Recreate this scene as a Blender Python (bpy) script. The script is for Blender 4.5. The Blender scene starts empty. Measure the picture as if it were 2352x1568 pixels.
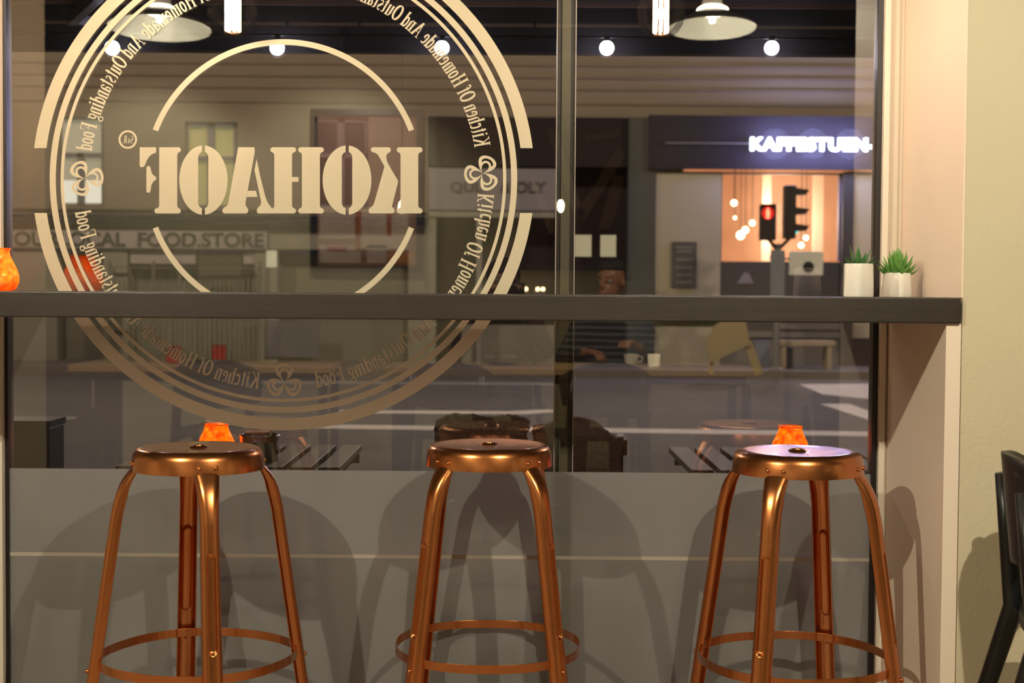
import bpy, bmesh, math, random
from mathutils import Vector, Matrix
random.seed(7)
PI = math.pi
sc = bpy.context.scene
COL = sc.collection
# ------------------------------------------------------------------ camera
F = 3267.0
CAM = Vector((0, -3.75, 1.12))
RM = Matrix.Rotation(math.radians(90 - 2.03), 3, 'X') @ Matrix.Rotation(math.radians(0.4), 3, 'Z')
cd = bpy.data.cameras.new('camera'); cam = bpy.data.objects.new('camera', cd); COL.objects.link(cam)
cam.location = CAM; cam.rotation_euler = RM.to_euler()
cd.sensor_width = 36; cd.lens = 36 * F / 2352
cd.dof.use_dof = True; cd.dof.focus_distance = 3.62; cd.dof.aperture_fstop = 5.0
cd.clip_start = 0.02; cd.clip_end = 200
sc.camera = cam
# ------------------------------------------------------------------ world, exposure
w = bpy.data.worlds.new('night_sky'); sc.world = w; w.use_nodes = True
w.node_tree.nodes['Background'].inputs[0].default_value = (0.30, 0.30, 0.42, 1)
w.node_tree.nodes['Background'].inputs[1].default_value = 0.02
sc.view_settings.view_transform = 'Standard'; sc.view_settings.look = 'None'
sc.view_settings.gamma = 1; sc.view_settings.use_curve_mapping = False
sc.view_settings.exposure = 0.2
WARM = (1.0, 0.78, 0.60); WARM2 = (1.0, 0.93, 0.71); COOL = (0.84, 0.78, 1.0)

def light(name, loc, power, color, radius=.05, parent=None, typ='POINT', spot=None, aim=None):
    d = bpy.data.lights.new(name, typ); d.energy = power; d.color = color
    if typ == 'AREA': d.size = radius
    else: d.shadow_soft_size = radius
    if spot: d.spot_size = math.radians(spot); d.spot_blend = .6
    o = bpy.data.objects.new(name, d); COL.objects.link(o); o.location = loc
    if aim is not None:
        o.rotation_euler = (Vector(aim) - Vector(loc)).to_track_quat('-Z', 'Y').to_euler()
    if parent: o.parent = parent
    return o

def at(px, py, y):
    """world point where the sight line of a pixel meets the plane at depth y"""
    d = RM @ Vector(((px - 1176) / F, (784 - py) / F, -1))
    t = (y - CAM.y) / d.y
    return CAM + d * t
def ground(px, py, z):
    d = RM @ Vector(((px - 1176) / F, (784 - py) / F, -1))
    return CAM + d * ((z - CAM.z) / d.z)
def mirrored(px, py, y):
    """real point (room side, y<0) whose mirror image in the pane is seen at the pixel"""
    p = at(px, py, -y); return Vector((p.x, y, p.z))

# ------------------------------------------------------------------ materials
def mat(name, col, rough=.5, metal=0.0, noise=0.0, nscale=8, bump=0.0, bscale=60, coat=0.0, emit=None, estr=0.0, trans=0.0, stretch=None, spec=None, ior=None, sss=0):
    m = bpy.data.materials.new(name); m.use_nodes = True
    nt = m.node_tree; b = nt.nodes['Principled BSDF']
    b.inputs['Base Color'].default_value = (*col, 1); b.inputs['Roughness'].default_value = rough
    b.inputs['Metallic'].default_value = metal; b.inputs['Coat Weight'].default_value = coat
    b.inputs['Transmission Weight'].default_value = trans
    if spec is not None: b.inputs['Specular IOR Level'].default_value = spec
    if ior: b.inputs['IOR'].default_value = ior
    if emit: b.inputs['Emission Color'].default_value = (*emit, 1); b.inputs['Emission Strength'].default_value = estr
    if noise or bump:
        tc = nt.nodes.new('ShaderNodeTexCoord'); mp = nt.nodes.new('ShaderNodeMapping')
        nt.links.new(tc.outputs['Object'], mp.inputs[0])
        if stretch: mp.inputs['Scale'].default_value = stretch
    if noise:
        n = nt.nodes.new('ShaderNodeTexNoise'); n.inputs['Scale'].default_value = nscale; n.inputs['Detail'].default_value = 6
        nt.links.new(mp.outputs[0], n.inputs['Vector'])
        mx = nt.nodes.new('ShaderNodeMix'); mx.data_type = 'RGBA'
        mx.inputs[6].default_value = (*[c * (1 - noise) for c in col], 1); mx.inputs[7].default_value = (*[min(1, c * (1 + noise)) for c in col], 1)
        nt.links.new(n.outputs['Fac'], mx.inputs[0]); nt.links.new(mx.outputs[2], b.inputs['Base Color'])
    if bump:
        n2 = nt.nodes.new('ShaderNodeTexNoise'); n2.inputs['Scale'].default_value = bscale; n2.inputs['Detail'].default_value = 4
        nt.links.new(mp.outputs[0], n2.inputs['Vector'])
        bp = nt.nodes.new('ShaderNodeBump'); bp.inputs['Strength'].default_value = bump; bp.inputs['Distance'].default_value = .004
        nt.links.new(n2.outputs['Fac'], bp.inputs['Height']); nt.links.new(bp.outputs[0], b.inputs['Normal'])
    return m
def glow(name, col, s):
    m = bpy.data.materials.new(name); m.use_nodes = True; nt = m.node_tree; nt.nodes.clear()
    e = nt.nodes.new('ShaderNodeEmission'); o = nt.nodes.new('ShaderNodeOutputMaterial')
    e.inputs[0].default_value = (*col, 1); e.inputs[1].default_value = s
    nt.links.new(e.outputs[0], o.inputs[0]); return m
def pane_mat(name, refl=.10, tint=(1, 1, 1), power=1.0):
    """thin glass: clear with fresnel mirror of both faces"""
    m = bpy.data.materials.new(name); m.use_nodes = True; nt = m.node_tree; nt.nodes.clear()
    t = nt.nodes.new('ShaderNodeBsdfTransparent'); t.inputs[0].default_value = (*tint, 1)
    g = nt.nodes.new('ShaderNodeBsdfGlossy'); g.inputs['Roughness'].default_value = 0.0
    fr = nt.nodes.new('ShaderNodeLayerWeight'); fr.inputs[0].default_value = .25
    ma = nt.nodes.new('ShaderNodeMath'); ma.operation = 'MULTIPLY_ADD'; ma.inputs[1].default_value = .6; ma.inputs[2].default_value = refl; ma.use_clamp = True
    nt.links.new(fr.outputs['Fresnel'], ma.inputs[0])
    # layer weight fresnel at normal incidence is small; refl sets the head-on mirror share
    mx = nt.nodes.new('ShaderNodeMixShader'); o = nt.nodes.new('ShaderNodeOutputMaterial')
    nt.links.new(ma.outputs[0], mx.inputs[0]); nt.links.new(t.outputs[0], mx.inputs[1]); nt.links.new(g.outputs[0], mx.inputs[2])
    nt.links.new(mx.outputs[0], o.inputs[0]); return m
def jar_mat(name, col):
    """pressed coloured glass around a candle: translucent, glossy skin, wrinkled surface"""
    m = bpy.data.materials.new(name); m.use_nodes = True; nt = m.node_tree; nt.nodes.clear()
    tr = nt.nodes.new('ShaderNodeBsdfTranslucent'); tr.inputs[0].default_value = (*col, 1)
    df = nt.nodes.new('ShaderNodeBsdfDiffuse'); df.inputs[0].default_value = (*col, 1)
    gl = nt.nodes.new('ShaderNodeBsdfGlossy'); gl.inputs['Roughness'].default_value = .12
    tc = nt.nodes.new('ShaderNodeTexCoord'); v = nt.nodes.new('ShaderNodeTexVoronoi'); v.feature = 'SMOOTH_F1'; v.inputs['Scale'].default_value = 75
    nt.links.new(tc.outputs['Object'], v.inputs['Vector'])
    bp = nt.nodes.new('ShaderNodeBump'); bp.inputs['Strength'].default_value = .9; bp.inputs['Distance'].default_value = .006
    nt.links.new(v.outputs['Distance'], bp.inputs['Height'])
    for n in (tr, df, gl): nt.links.new(bp.outputs[0], n.inputs['Normal'])
    cr_ = nt.nodes.new('ShaderNodeValToRGB'); cr_.color_ramp.elements[0].position = .15; cr_.color_ramp.elements[1].position = .75
    cr_.color_ramp.elements[0].color = (col[0], min(1, col[1] * 1.9), min(1, col[2] * 2.2), 1); cr_.color_ramp.elements[1].color = (col[0] * .8, col[1] * .45, col[2] * .5, 1)
    nt.links.new(v.outputs['Distance'], cr_.inputs[0]); nt.links.new(cr_.outputs[0], tr.inputs[0]); nt.links.new(cr_.outputs[0], df.inputs[0])
    m1 = nt.nodes.new('ShaderNodeMixShader'); m1.inputs[0].default_value = .3
    m2 = nt.nodes.new('ShaderNodeMixShader'); m2.inputs[0].default_value = .10
    o = nt.nodes.new('ShaderNodeOutputMaterial')
    nt.links.new(tr.outputs[0], m1.inputs[1]); nt.links.new(df.outputs[0], m1.inputs[2])
    nt.links.new(m1.outputs[0], m2.inputs[1]); nt.links.new(gl.outputs[0], m2.inputs[2]); nt.links.new(m2.outputs[0], o.inputs[0])
    return m
def film_mat(name):
    """frosted self-adhesive film: takes light from both sides, things close behind it stay dimly readable"""
    m = bpy.data.materials.new(name); m.use_nodes = True; nt = m.node_tree; nt.nodes.clear()
    df = nt.nodes.new('ShaderNodeBsdfDiffuse'); df.inputs[0].default_value = (.58, .56, .52, 1)
    tl = nt.nodes.new('ShaderNodeBsdfTranslucent'); tl.inputs[0].default_value = (.50, .47, .50, 1)
    rf = nt.nodes.new('ShaderNodeBsdfRefraction'); rf.inputs['Roughness'].default_value = .20; rf.inputs['IOR'].default_value = 1.25
    rf.inputs[0].default_value = (.8, .8, .8, 1)
    gl = nt.nodes.new('ShaderNodeBsdfGlossy'); gl.inputs['Roughness'].default_value = .0
    a = nt.nodes.new('ShaderNodeMixShader'); a.inputs[0].default_value = .55
    b = nt.nodes.new('ShaderNodeMixShader'); b.inputs[0].default_value = .40
    c = nt.nodes.new('ShaderNodeMixShader'); c.inputs[0].default_value = .05
    o = nt.nodes.new('ShaderNodeOutputMaterial')
    nt.links.new(df.outputs[0], a.inputs[1]); nt.links.new(tl.outputs[0], a.inputs[2])
    nt.links.new(a.outputs[0], b.inputs[1]); nt.links.new(rf.outputs[0], b.inputs[2])
    nt.links.new(b.outputs[0], c.inputs[1]); nt.links.new(gl.outputs[0], c.inputs[2]); nt.links.new(c.outputs[0], o.inputs[0])
    return m

M = dict(
 copper=mat('copper_paint', (.64, .225, .070), .27, .97, noise=.10, nscale=14, coat=.6, bump=.02, bscale=300),
 dark_wood=mat('dark_stained_wood', (.022, .015, .010), .45, noise=.35, nscale=3, bump=.08, bscale=14, stretch=(1.2, 14, 26)),
 paint=mat('cream_wall_paint', (.62, .53, .37), .75, noise=.04, nscale=5, bump=.35, bscale=90),
 jamb=mat('reveal_paint', (.86, .70, .57), .55, noise=.03, nscale=3),
 frame=mat('window_frame_paint', (.72, .62, .52), .40),
 frame_tan=mat('window_frame_tan', (.60, .50, .40), .45),
 gasket=mat('black_gasket', (.012, .008, .009), .3),
 silicone=mat('glass_edge', (.55, .5, .45), .15, .3),
 mull=mat('mullion_metal', (.030, .020, .014), .35),
 mullc=mat('mullion_centre', (.10, .082, .045), .4),
 glass=pane_mat('window_glass', .100),
 glass_far=pane_mat('far_glass', .05),
 vinyl=mat('cream_vinyl', (.80, .70, .50), .6),
 film=film_mat('frosted_film'),
 strip=mat('film_strip', (.42, .36, .30), .5),
 pot=mat('white_glazed_ceramic', (.80, .74, .66), .12, coat=.6),
 soil=mat('potting_soil', (.05, .03, .02), .9, noise=.4, nscale=80),
 leaf=mat('succulent_leaf', (.13, .31, .06), .35, noise=.5, nscale=60, coat=.2),
 leaf2=mat('dark_succulent_leaf', (.045, .13, .035), .35, noise=.6, nscale=120, coat=.2),
 jar=jar_mat('amber_pressed_glass', (1.0, .33, .045)),
 redjar=jar_mat('red_pressed_glass', (.7, .05, .02)),
 wax=mat('candle_wax', (.9, .75, .45), .5, emit=(1, .5, .12), estr=3.0),
 flame=glow('flame', (1, .62, .2), 30),
 black=mat('black_plastic', (.010, .009, .009), .42, bump=.1, bscale=200),
 blackm=mat('black_metal', (.012, .012, .013), .35, .3),
 table=mat('oiled_table_wood', (.36, .22, .09), .4, noise=.3, nscale=3, stretch=(2, 14, 14)),
 slat=mat('weathered_slat_wood', (.075, .042, .038), .6, noise=.35, nscale=4, stretch=(14, 2, 14)),
 olive=mat('olive_slat_wood', (.11, .088, .045), .5, noise=.35, nscale=4, stretch=(14, 2, 14)),
 chairwood=mat('chair_wood', (.16, .09, .05), .5, noise=.3, nscale=8),
 fur=mat('dark_fur', (.19, .125, .105), .95, noise=.5, nscale=90, bump=1.0, bscale=120),
 steel=mat('brushed_steel', (.55, .55, .56), .22, 1.0),
 enamel=mat('white_enamel', (.85, .82, .72), .25, coat=.4),
 ceil=mat('dark_ceiling', (.012, .009, .008), .8),
 backw=mat('olive_back_wall', (.40, .35, .24), .8, noise=.06, nscale=2),
 floor=mat('wood_floor', (.30, .22, .15), .4, noise=.25, nscale=2, stretch=(1, 12, 1)),
 asphalt=mat('asphalt', (.085, .080, .080), .85, noise=.30, nscale=1.6, bump=.3, bscale=50),
 paving=mat('paving', (.13, .115, .10), .85, noise=.22, nscale=3),
 kerb=mat('kerb_stone', (.16, .13, .11), .8, noise=.2, nscale=6),
 roadpaint=mat('road_paint', (.52, .48, .45), .7, noise=.25, nscale=7),
 roadworn=mat('worn_road_paint', (.24, .225, .215), .8, noise=.35, nscale=3),
 skin=mat('brown_skin', (.34, .15, .085), .40),
 skin2=mat('tan_skin', (.30, .16, .10), .45),
 hair=mat('black_hair', (.012, .010, .009), .7, bump=.6, bscale=300),
 sweater=mat('striped_dark_knit', (.018, .019, .024), .9),
 jacket=mat('dark_brown_jacket', (.035, .020, .014), .8),
 jeans=mat('dark_denim', (.02, .025, .045), .9),
)
nt = M['vinyl'].node_tree; tl_ = nt.nodes.new('ShaderNodeBsdfTranslucent'); tl_.inputs[0].default_value = (.85, .72, .52, 1)
mxs = nt.nodes.new('ShaderNodeMixShader'); mxs.inputs[0].default_value = .42
nt.links.new(nt.nodes['Principled BSDF'].outputs[0], mxs.inputs[1]); nt.links.new(tl_.outputs[0], mxs.inputs[2]); nt.links.new(mxs.outputs[0], nt.nodes['Material Output'].inputs[0])
# striped knit
nt = M['sweater'].node_tree; b = nt.nodes['Principled BSDF']
tc = nt.nodes.new('ShaderNodeTexCoord'); wv = nt.nodes.new('ShaderNodeTexWave'); wv.bands_direction = 'Z'; wv.inputs['Scale'].default_value = 9; wv.inputs['Distortion'].default_value = .6
cr = nt.nodes.new('ShaderNodeValToRGB'); cr.color_ramp.elements[0].position = .55; cr.color_ramp.elements[0].color = (.012, .013, .018, 1); cr.color_ramp.elements[1].position = .8; cr.color_ramp.elements[1].color = (.10, .10, .12, 1)
nt.links.new(tc.outputs['Object'], wv.inputs['Vector']); nt.links.new(wv.outputs['Color'], cr.inputs[0]); nt.links.new(cr.outputs[0], b.inputs['Base Color'])

# ------------------------------------------------------------------ mesh helpers
class MB:
    def __init__(s): s.v = []; s.f = []; s.mi = []
    def add(s, vs, fs, mi=0):
        n = len(s.v); s.v += [tuple(v) for v in vs]; s.f += [tuple(i + n for i in f) for f in fs]; s.mi += [mi] * len(fs); return s
    def box(s, x0, x1, y0, y1, z0, z1, mi=0, mx=None):
        vs = [Vector((x, y, z)) for z in (z0, z1) for y in (y0, y1) for x in (x0, x1)]
        if mx: vs = [mx @ v for v in vs]
        return s.add(vs, [(0, 2, 3, 1), (4, 5, 7, 6), (0, 1, 5, 4), (2, 6, 7, 3), (0, 4, 6, 2), (1, 3, 7, 5)], mi)
    def bar(s, a, b, w, h, up=(0, 0, 1), mi=0):
        a = Vector(a); b = Vector(b); d = (b - a); L = d.length; d.normalize()
        u = Vector(up); x = d.cross(u)
        if x.length < 1e-4: x = d.cross(Vector((1, 0, 0)))
        x.normalize(); z = x.cross(d)
        mx = Matrix((( x.x, d.x, z.x, a.x), (x.y, d.y, z.y, a.y), (x.z, d.z, z.z, a.z), (0, 0, 0, 1)))
        return s.box(-w / 2, w / 2, 0, L, -h / 2, h / 2, mi, mx)
    def tube(s, pts, r, seg=12, caps=True, mi=0):
        pts = [Vector(p) for p in pts]; n = len(pts)
        rs = r if isinstance(r, (list, tuple)) else [r] * n
        ref = None; rings = []
        for i, p in enumerate(pts):
            d = (pts[min(i + 1, n - 1)] - pts[max(i - 1, 0)]).normalized()
            if ref is None: ref = d.orthogonal().normalized()
            x = (ref - d * ref.dot(d)).normalized(); ref = x; y = d.cross(x)
            rings.append([p + (x * math.cos(2 * PI * k / seg) + y * math.sin(2 * PI * k / seg)) * rs[i] for k in range(seg)])
        vs = [v for ring in rings for v in ring]; fs = []
        for i in range(n - 1):
            for k in range(seg):
                k2 = (k + 1) % seg; fs.append((i * seg + k, i * seg + k2, (i + 1) * seg + k2, (i + 1) * seg + k))
        if caps: fs.append(tuple(reversed(range(seg)))); fs.append(tuple((n - 1) * seg + k for k in range(seg)))
        return s.add(vs, fs, mi)
    def lathe(s, prof, seg=48, c=(0, 0, 0), sides=None, mi=0, caps=True):
        vs = []; fs = []; n = len(prof)
        for r, z in prof:
            for k in range(seg): a = 2 * PI * k / seg; vs.append((c[0] + r * math.cos(a), c[1] + r * math.sin(a), c[2] + z))
        for i in range(n - 1):
            for k in range(seg):
                k2 = (k + 1) % seg; fs.append((i * seg + k, i * seg + k2, (i + 1) * seg + k2, (i + 1) * seg + k))
        if caps and prof[0][0] > 1e-6: fs.append(tuple(reversed(range(seg))))
        if caps and prof[-1][0] > 1e-6 : fs.append(tuple((n - 1) * seg + k for k in range(seg)))
        return s.add(vs, fs, mi)
    def ball(s, c, r, seg=16, rings=10, sc=(1, 1, 1), mi=0):
        vs = []; fs = []
        for i in range(rings + 1):
            t = PI * i / rings
            for k in range(seg):
                a = 2 * PI * k / seg; vs.append((c[0] + r * sc[0] * math.sin(t) * math.cos(a), c[1] + r * sc[1] * math.sin(t) * math.sin(a), c[2] + r * sc[2] * math.cos(t)))
        for i in range(rings):
            for k in range(seg):
                k2 = (k + 1) % seg; fs.append((i * seg + k, (i + 1) * seg + k, (i + 1) * seg + k2, i * seg + k2))
        return s.add(vs, fs, mi)
    def build(s, name, m=None, parent=None, smooth=False, bevel=0, loc=None, merge=False):
        me = bpy.data.meshes.new(name)
        me.from_pydata(s.v, [], s.f)
        ms = m if isinstance(m, (list, tuple)) else [m]
        for x in ms: me.materials.append(x)
        for i, p in enumerate(me.polygons): p.material_index = s.mi[i]; p.use_smooth = bool(smooth)
        bm = bmesh.new(); bm.from_mesh(me)
        if merge or smooth: bmesh.ops.remove_doubles(bm, verts=bm.verts, dist=1e-5)
        bmesh.ops.recalc_face_normals(bm, faces=bm.faces); bm.to_mesh(me); bm.free()
        o = bpy.data.objects.new(name, me); COL.objects.link(o)
        if parent: o.parent = parent
        if loc is not None: o.location = loc
        if bevel:
            b = o.modifiers.new('bevel', 'BEVEL'); b.width = bevel; b.segments = 2; b.limit_method = 'ANGLE'
        if smooth == 'auto':
            md = o.modifiers.new('edge', 'EDGE_SPLIT'); md.split_angle = math.radians(35)
        return o
def tag(o, label=None, cat=None, group=None, kind=None):
    for k, v in (('label', label), ('category', cat), ('group', group), ('kind', kind)):
        if v: o[k] = v
    return o
def empty(name, loc=(0, 0, 0), rz=0):
    o = bpy.data.objects.new(name, None); COL.objects.link(o); o.location = loc; o.rotation_euler = (0, 0, rz); o.empty_display_size = .1; return o
def copy_tree(o, parent=None):
    c = o.copy(); COL.objects.link(c); c.parent = parent
    for ch in list(o.children): copy_tree(ch, c)
    return c
def flat(pts2, f, name, m, parent, thick=0, n=(0, -1, 0)):
    pass
def curve_text(txt, size, offset=0.0, extrude=.01, mirror=False, spacing=1.0):
    cu = bpy.data.curves.new('lettering', 'FONT'); cu.body = txt; cu.size = size; cu.offset = offset; cu.extrude = extrude; cu.space_character = spacing
    o = bpy.data.objects.new('lettering', cu); COL.objects.link(o)
    dg = bpy.context.evaluated_depsgraph_get(); dg.update()
    me = bpy.data.meshes.new_from_object(o.evaluated_get(dg)); bpy.data.objects.remove(o); return me
def text_obj(name, txt, x0, x1, z0, z1, y, m, parent, offset=0.0, extrude=.01, spacing=1.0):
    """upright lettering facing -y fitted into a box"""
    me = curve_text(txt, 1.0, offset, extrude, spacing=spacing)
    xs = [v.co.x for v in me.vertices]; ys = [v.co.y for v in me.vertices]
    ax, bx, ay, by = min(xs), max(xs), min(ys), max(ys)
    for v in me.vertices:
        c = v.co.copy()
        v.co = (x0 + (c.x - ax) / (bx - ax) * (x1 - x0), y + (-c.z), z0 + (c.y - ay) / (by - ay) * (z1 - z0))
    me.materials.clear(); me.materials.append(m)
    o = bpy.data.objects.new(name, me); COL.objects.link(o); o.parent = parent; return o

# ================================================================== SETTING
XU, XL, YW = 1.022, .986, -.52         # reveal planes and the wall's room face
WT = 2.62                              # window head
def struct(name, mb, m, parent=None, **k):
    o = mb.build(name, m, parent, **k)
    if parent is None: o['kind'] = 'structure'
    return o
struct('floor', MB().box(-4.5, 4.2, -6.6, 0.0, -.1, 0), M['floor'])
struct('ceiling', MB().box(-4.5, 4.2, -6.6, .0, 2.84, 2.94), M['ceil'])
struct('wall_back', MB().box(-4.5, 4.2, -6.7, -6.6, 0, 2.84), M['backw'])
struct('wall_left', MB().box(-4.6, -4.5, -6.7, 0, 0, 2.84), M['backw'])
struct('wall_right', MB().box(4.2, 4.3, -6.7, 0, 0, 2.84), M['backw'])
struct('wall_front', MB().box(XU, 4.2, YW, .12, 0, 2.84).box(-4.5, -1.40, YW, .12, 0, 2.84).box(-1.40, XU, YW, .12, WT, 2.84), M['paint'])
struct('trim_1', MB().box(XL, XU - .0015, YW - .001, -.018, 0, 1.0530), M['jamb'], bevel=.0015)
struct('trim_2', MB().box(XU - .003, XU + .0005, YW - .0012, -.015, 1.112, WT), M['jamb'])

win = empty('window_1', (0, 0, 0)); win['kind'] = 'structure'
GL, GR = at(14, 700, 0).x, at(2008, 700, 0).x
# glass panes left and right of the mullion
mL, mR = at(1275, 700, 0).x, at(1318, 700, 0).x
ZF = at(1176, 1083, 0).z
MB().box(GL - .02, mL, -.003, .003, ZF, WT).build('glass_pane', M['glass'], win)
MB().box(mR, GR + .02, -.003, .003, ZF, WT).build('glass_pane', M['glass'], win)
MB().box(mL + .001, mR - .001, -.003, .003, ZF, WT).build('glass_pane', M['glass'], win)
mm = MB().box(mL, mR, .012, .07, 0, WT)
mull = mm.build('mullion', M['mull'], win)
MB().box(mL + .013, mR - .013, .006, .012, ZF, WT).build('mullion_cap', M['mullc'], mull)
e = MB()
for x in (mL, mR): e.box(x - .0009, x + .0009, -.0045, -.002, ZF, WT)
e.build('glass_edge', M['silicone'], mull)
# frosted film over the foot of the window
fm = MB().box(GL - .02, GR + .02, -.004, .004, 0, ZF).build('frosted_film', M['film'], win)
zs = at(1176, 1279, 0).z
MB().box(GL, GR, -.0052, -.0042, zs - .005, zs + .005).build('film_strip', M['strip'], fm)  # thin paler strip across the film
# right frame profile
MB().box(GR - .004, GR + .010, -.012, .03, 0, WT).build('gasket', M['gasket'], win)
MB().box(GL - .001, GL + .008, -.012, .03, 0, WT).build('gasket', M['gasket'], win)
f = MB().box(GR + .010, GR + .026, -.030, .03, 0, WT)
f.box(GL - .045, GL - .001, -.034, .03, 0, WT).box(-1.40, XU, -.03, .03, WT - .05, WT)
f.build('frame', M['frame'], win, bevel=.002)
f = MB().box(GR + .026, GR + .052, -.018, .03, 0, WT).box(GR + .052, XU, -.012, .03, 0, WT)
f.box(-1.40, GL - .045, -.014, .03, 0, WT)
f.build('frame_rebate', M['frame_tan'], win, bevel=.0015)

# ================================================================== WINDOW DECAL (vinyl lettering, seen from behind)
S = 3.75 / F
dec = empty('window_decal', (0, -.0042, 0))
tag(dec, 'large round cream vinyl logo lettering stuck on the left window pane', 'window lettering')
def dmap(px, py):
    p = at(px, py, -.0042); return (p.x, 0, p.z)
NP = [0]
def poly(mb, pts):
    NP[0] = (NP[0] + 1) % 40; mb.add([(q[0], -NP[0] * 1.2e-5, q[2]) for q in (dmap(*p) for p in pts)], [tuple(range(len(pts)))])
def dmesh(mb, name, parent=dec, m=None):
    me = bpy.data.meshes.new(name); me.from_pydata(mb.v, [], mb.f); me.materials.append(m or M['vinyl'])
    o = bpy.data.objects.new(name, me); COL.objects.link(o); o.parent = parent; return o
CX, CY = 651, 411
def ring(mb, r0, r1, a0, a1, n=160, cut=None):
    pa = []
    for i in range(n + 1):
        a = math.radians(a0 + (a1 - a0) * i / n); q = []
        for r in (r0, r1):
            x, y = CX + r * math.cos(a), CY - r * math.sin(a)
            q.append((x, y))
        pa.append(q)
    vs = [dmap(*p) for q in pa for p in q]
    mb.add(vs, [(2 * i, 2 * i + 1, 2 * i + 3, 2 * i + 2) for i in range(n)])
def hcut_ring(mb, r0, r1, ycut, up):
    """ring segment above/below a horizontal cut line"""
    d0 = abs(ycut - CY)
    A0 = math.degrees(math.asin(d0 / r0)); A1 = math.degrees(math.asin(d0 / r1)); n = 160; vs = []
    for i in range(n + 1):
        t = i / n
        for r, A in ((r0, A0), (r1, A1)):
            a = math.radians(A + (180 - 2 * A) * t); y = CY - r * math.sin(a) * (1 if up else -1)
            vs.append(dmap(CX + r * math.cos(a), y))
    mb.add(vs, [(2 * i, 2 * i + 1, 2 * i + 3, 2 * i + 2) for i in range(n)])
m1 = MB(); hcut_ring(m1, 549, 577, 340, True); hcut_ring(m1, 549, 577, 489, False); dmesh(m1, 'outer_ring')
m1 = MB(); ring(m1, 523, 537, 0, 360, 240); dmesh(m1, 'middle_ring')
m1 = MB(); ring(m1, 504.5, 512, 0, 360, 240); dmesh(m1, 'inner_ring')
m1 = MB(); ring(m1, 308, 321, 20.8, 159.2); dmesh(m1, 'logo_arc')
m1 = MB(); ring(m1, 308, 321, 200.8, 339.2); dmesh(m1, 'logo_arc')
# --- stencil word
def stem(x0, x1, sl, sr, top=338, bot=490, tl=None, tr=None):
    """slab stem: body x0..x1, rounded slab serif to sl on the left, sr on the right"""
    tl = sl if tl is None else tl; tr = sr if tr is None else tr; h = 13
    def cor(cx, sx, y, up):  # rounded bracket from serif tip to the stem edge
        k = -1 if up else 1
        return [(sx, y)]
    P = []
    d = lambda a, b: 1 if b > a else -1
    # top-left serif clockwise
    if tl < x0: P += [(x0, top + h + 4), (x0 - .3 * (x0 - tl), top + h - 1), (tl + 4, top + h - 1), (tl + .8, top + h - 4), (tl, top + h / 2), (tl + .8, top + 3), (tl + 4, top)]
    else: P += [(x0, top)]
    if tr > x1: P += [(tr - 4, top), (tr - .8, top + 3), (tr, top + h / 2), (tr - .8, top + h - 4), (tr - 4, top + h - 1), (x1 + .3 * (tr - x1), top + h - 1), (x1, top + h + 4)]
    else: P += [(x1, top)]
    if sr > x1: P += [(x1, bot - h - 4), (x1 + .3 * (sr - x1), bot - h + 1), (sr - 4, bot - h + 1), (sr - .8, bot - h + 4), (sr, bot - h / 2), (sr - .8, bot - 3), (sr - 4, bot)]
    else: P += [(x1, bot)]
    if sl < x0: P += [(sl + 4, bot), (sl + .8, bot - 3), (sl, bot - h / 2), (sl + .8, bot - h + 4), (sl + 4, bot - h + 1), (x0 - .3 * (x0 - sl), bot - h + 1), (x0, bot - h - 4)]
    else: P += [(x0, bot)]
    return P
def big_o(mb, xl, xr, s0, s1, n0, n1, yt=334, yb=493):
    cx, cy, rx, ry = (xl + xr) / 2, (yt + yb) / 2, (xr - xl) / 2, (yb - yt) / 2
    for sg in (-1, 1):
        P = []
        nn = n0 if sg < 0 else n1; ss = s0 if sg < 0 else s1
        a0 = math.acos(abs(nn - cx) / rx)
        for i in range(41):
            a = a0 - 2 * a0 * i / 40
            P.append((cx + sg * rx * math.cos(a), cy - ry * math.sin(a)))
        w_ = abs(ss - nn)
        P += [(nn, yb - 15), (nn + sg * w_ * .6, yb - 18), (ss, yb - 25), (ss, yt + 25), (nn + sg * w_ * .6, yt + 18), (nn, yt + 15)]
        poly(mb, P)
L = MB(); poly(L, stem(920, 960.6, 911, 970.5))
poly(L, [(856, 338), (893, 338), (897, 341), (897.5, 345), (896, 349), (890, 352), (887, 358), (887.7, 366), (890, 373), (900, 391), (913.8, 414), (913.5, 421), (900, 474), (903, 478), (906, 481), (906, 487), (902, 490), (850, 490), (847, 487), (846.6, 482), (850, 477), (856.8, 472), (860, 464), (883, 382), (868, 355), (862, 351), (855, 349), (852, 346), (852, 341)])
dmesh(L, 'letter')
L = MB(); big_o(L, 741, 853, 785, 809, 793.7, 801); dmesh(L, 'letter')
L = MB(); poly(L, stem(693.5, 734.7, 684.8, 744)); poly(L, stem(630, 670.7, 621, 680)); poly(L, [(670.5, 406.4), (685.6, 406.4), (685.6, 417.3), (670.5, 417.3)]); dmesh(L, 'letter')
L = MB()
poly(L, [(547, 338), (583, 338), (585, 341), (585, 350), (564, 464), (564, 471), (567, 476), (570, 480), (570, 486), (566, 490), (514, 490), (511, 486), (511, 481), (515, 476), (521, 473), (524, 468)])
poly(L, [(569, 438), (588, 438), (591, 452), (566.5, 452)])
poly(L, [(589.4, 365), (597, 402), (609, 450), (614, 464), (622, 475), (626, 482), (626, 490), (593, 490), (590, 487), (590, 481), (593, 476), (598, 472), (600, 464), (584.6, 391)])
dmesh(L, 'letter')
L = MB(); big_o(L, 411.7, 522.6, 455, 478.5, 463.7, 470.7); dmesh(L, 'letter')
L = MB(); poly(L, stem(365.7, 407, 354.5, 415.4, tl=365.7))
poly(L, [(320.8, 338), (358.4, 338), (358.4, 350.3), (349, 354), (342, 360), (337, 369), (333, 379), (330, 383), (325.6, 384), (322, 383), (320.8, 380)])
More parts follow.
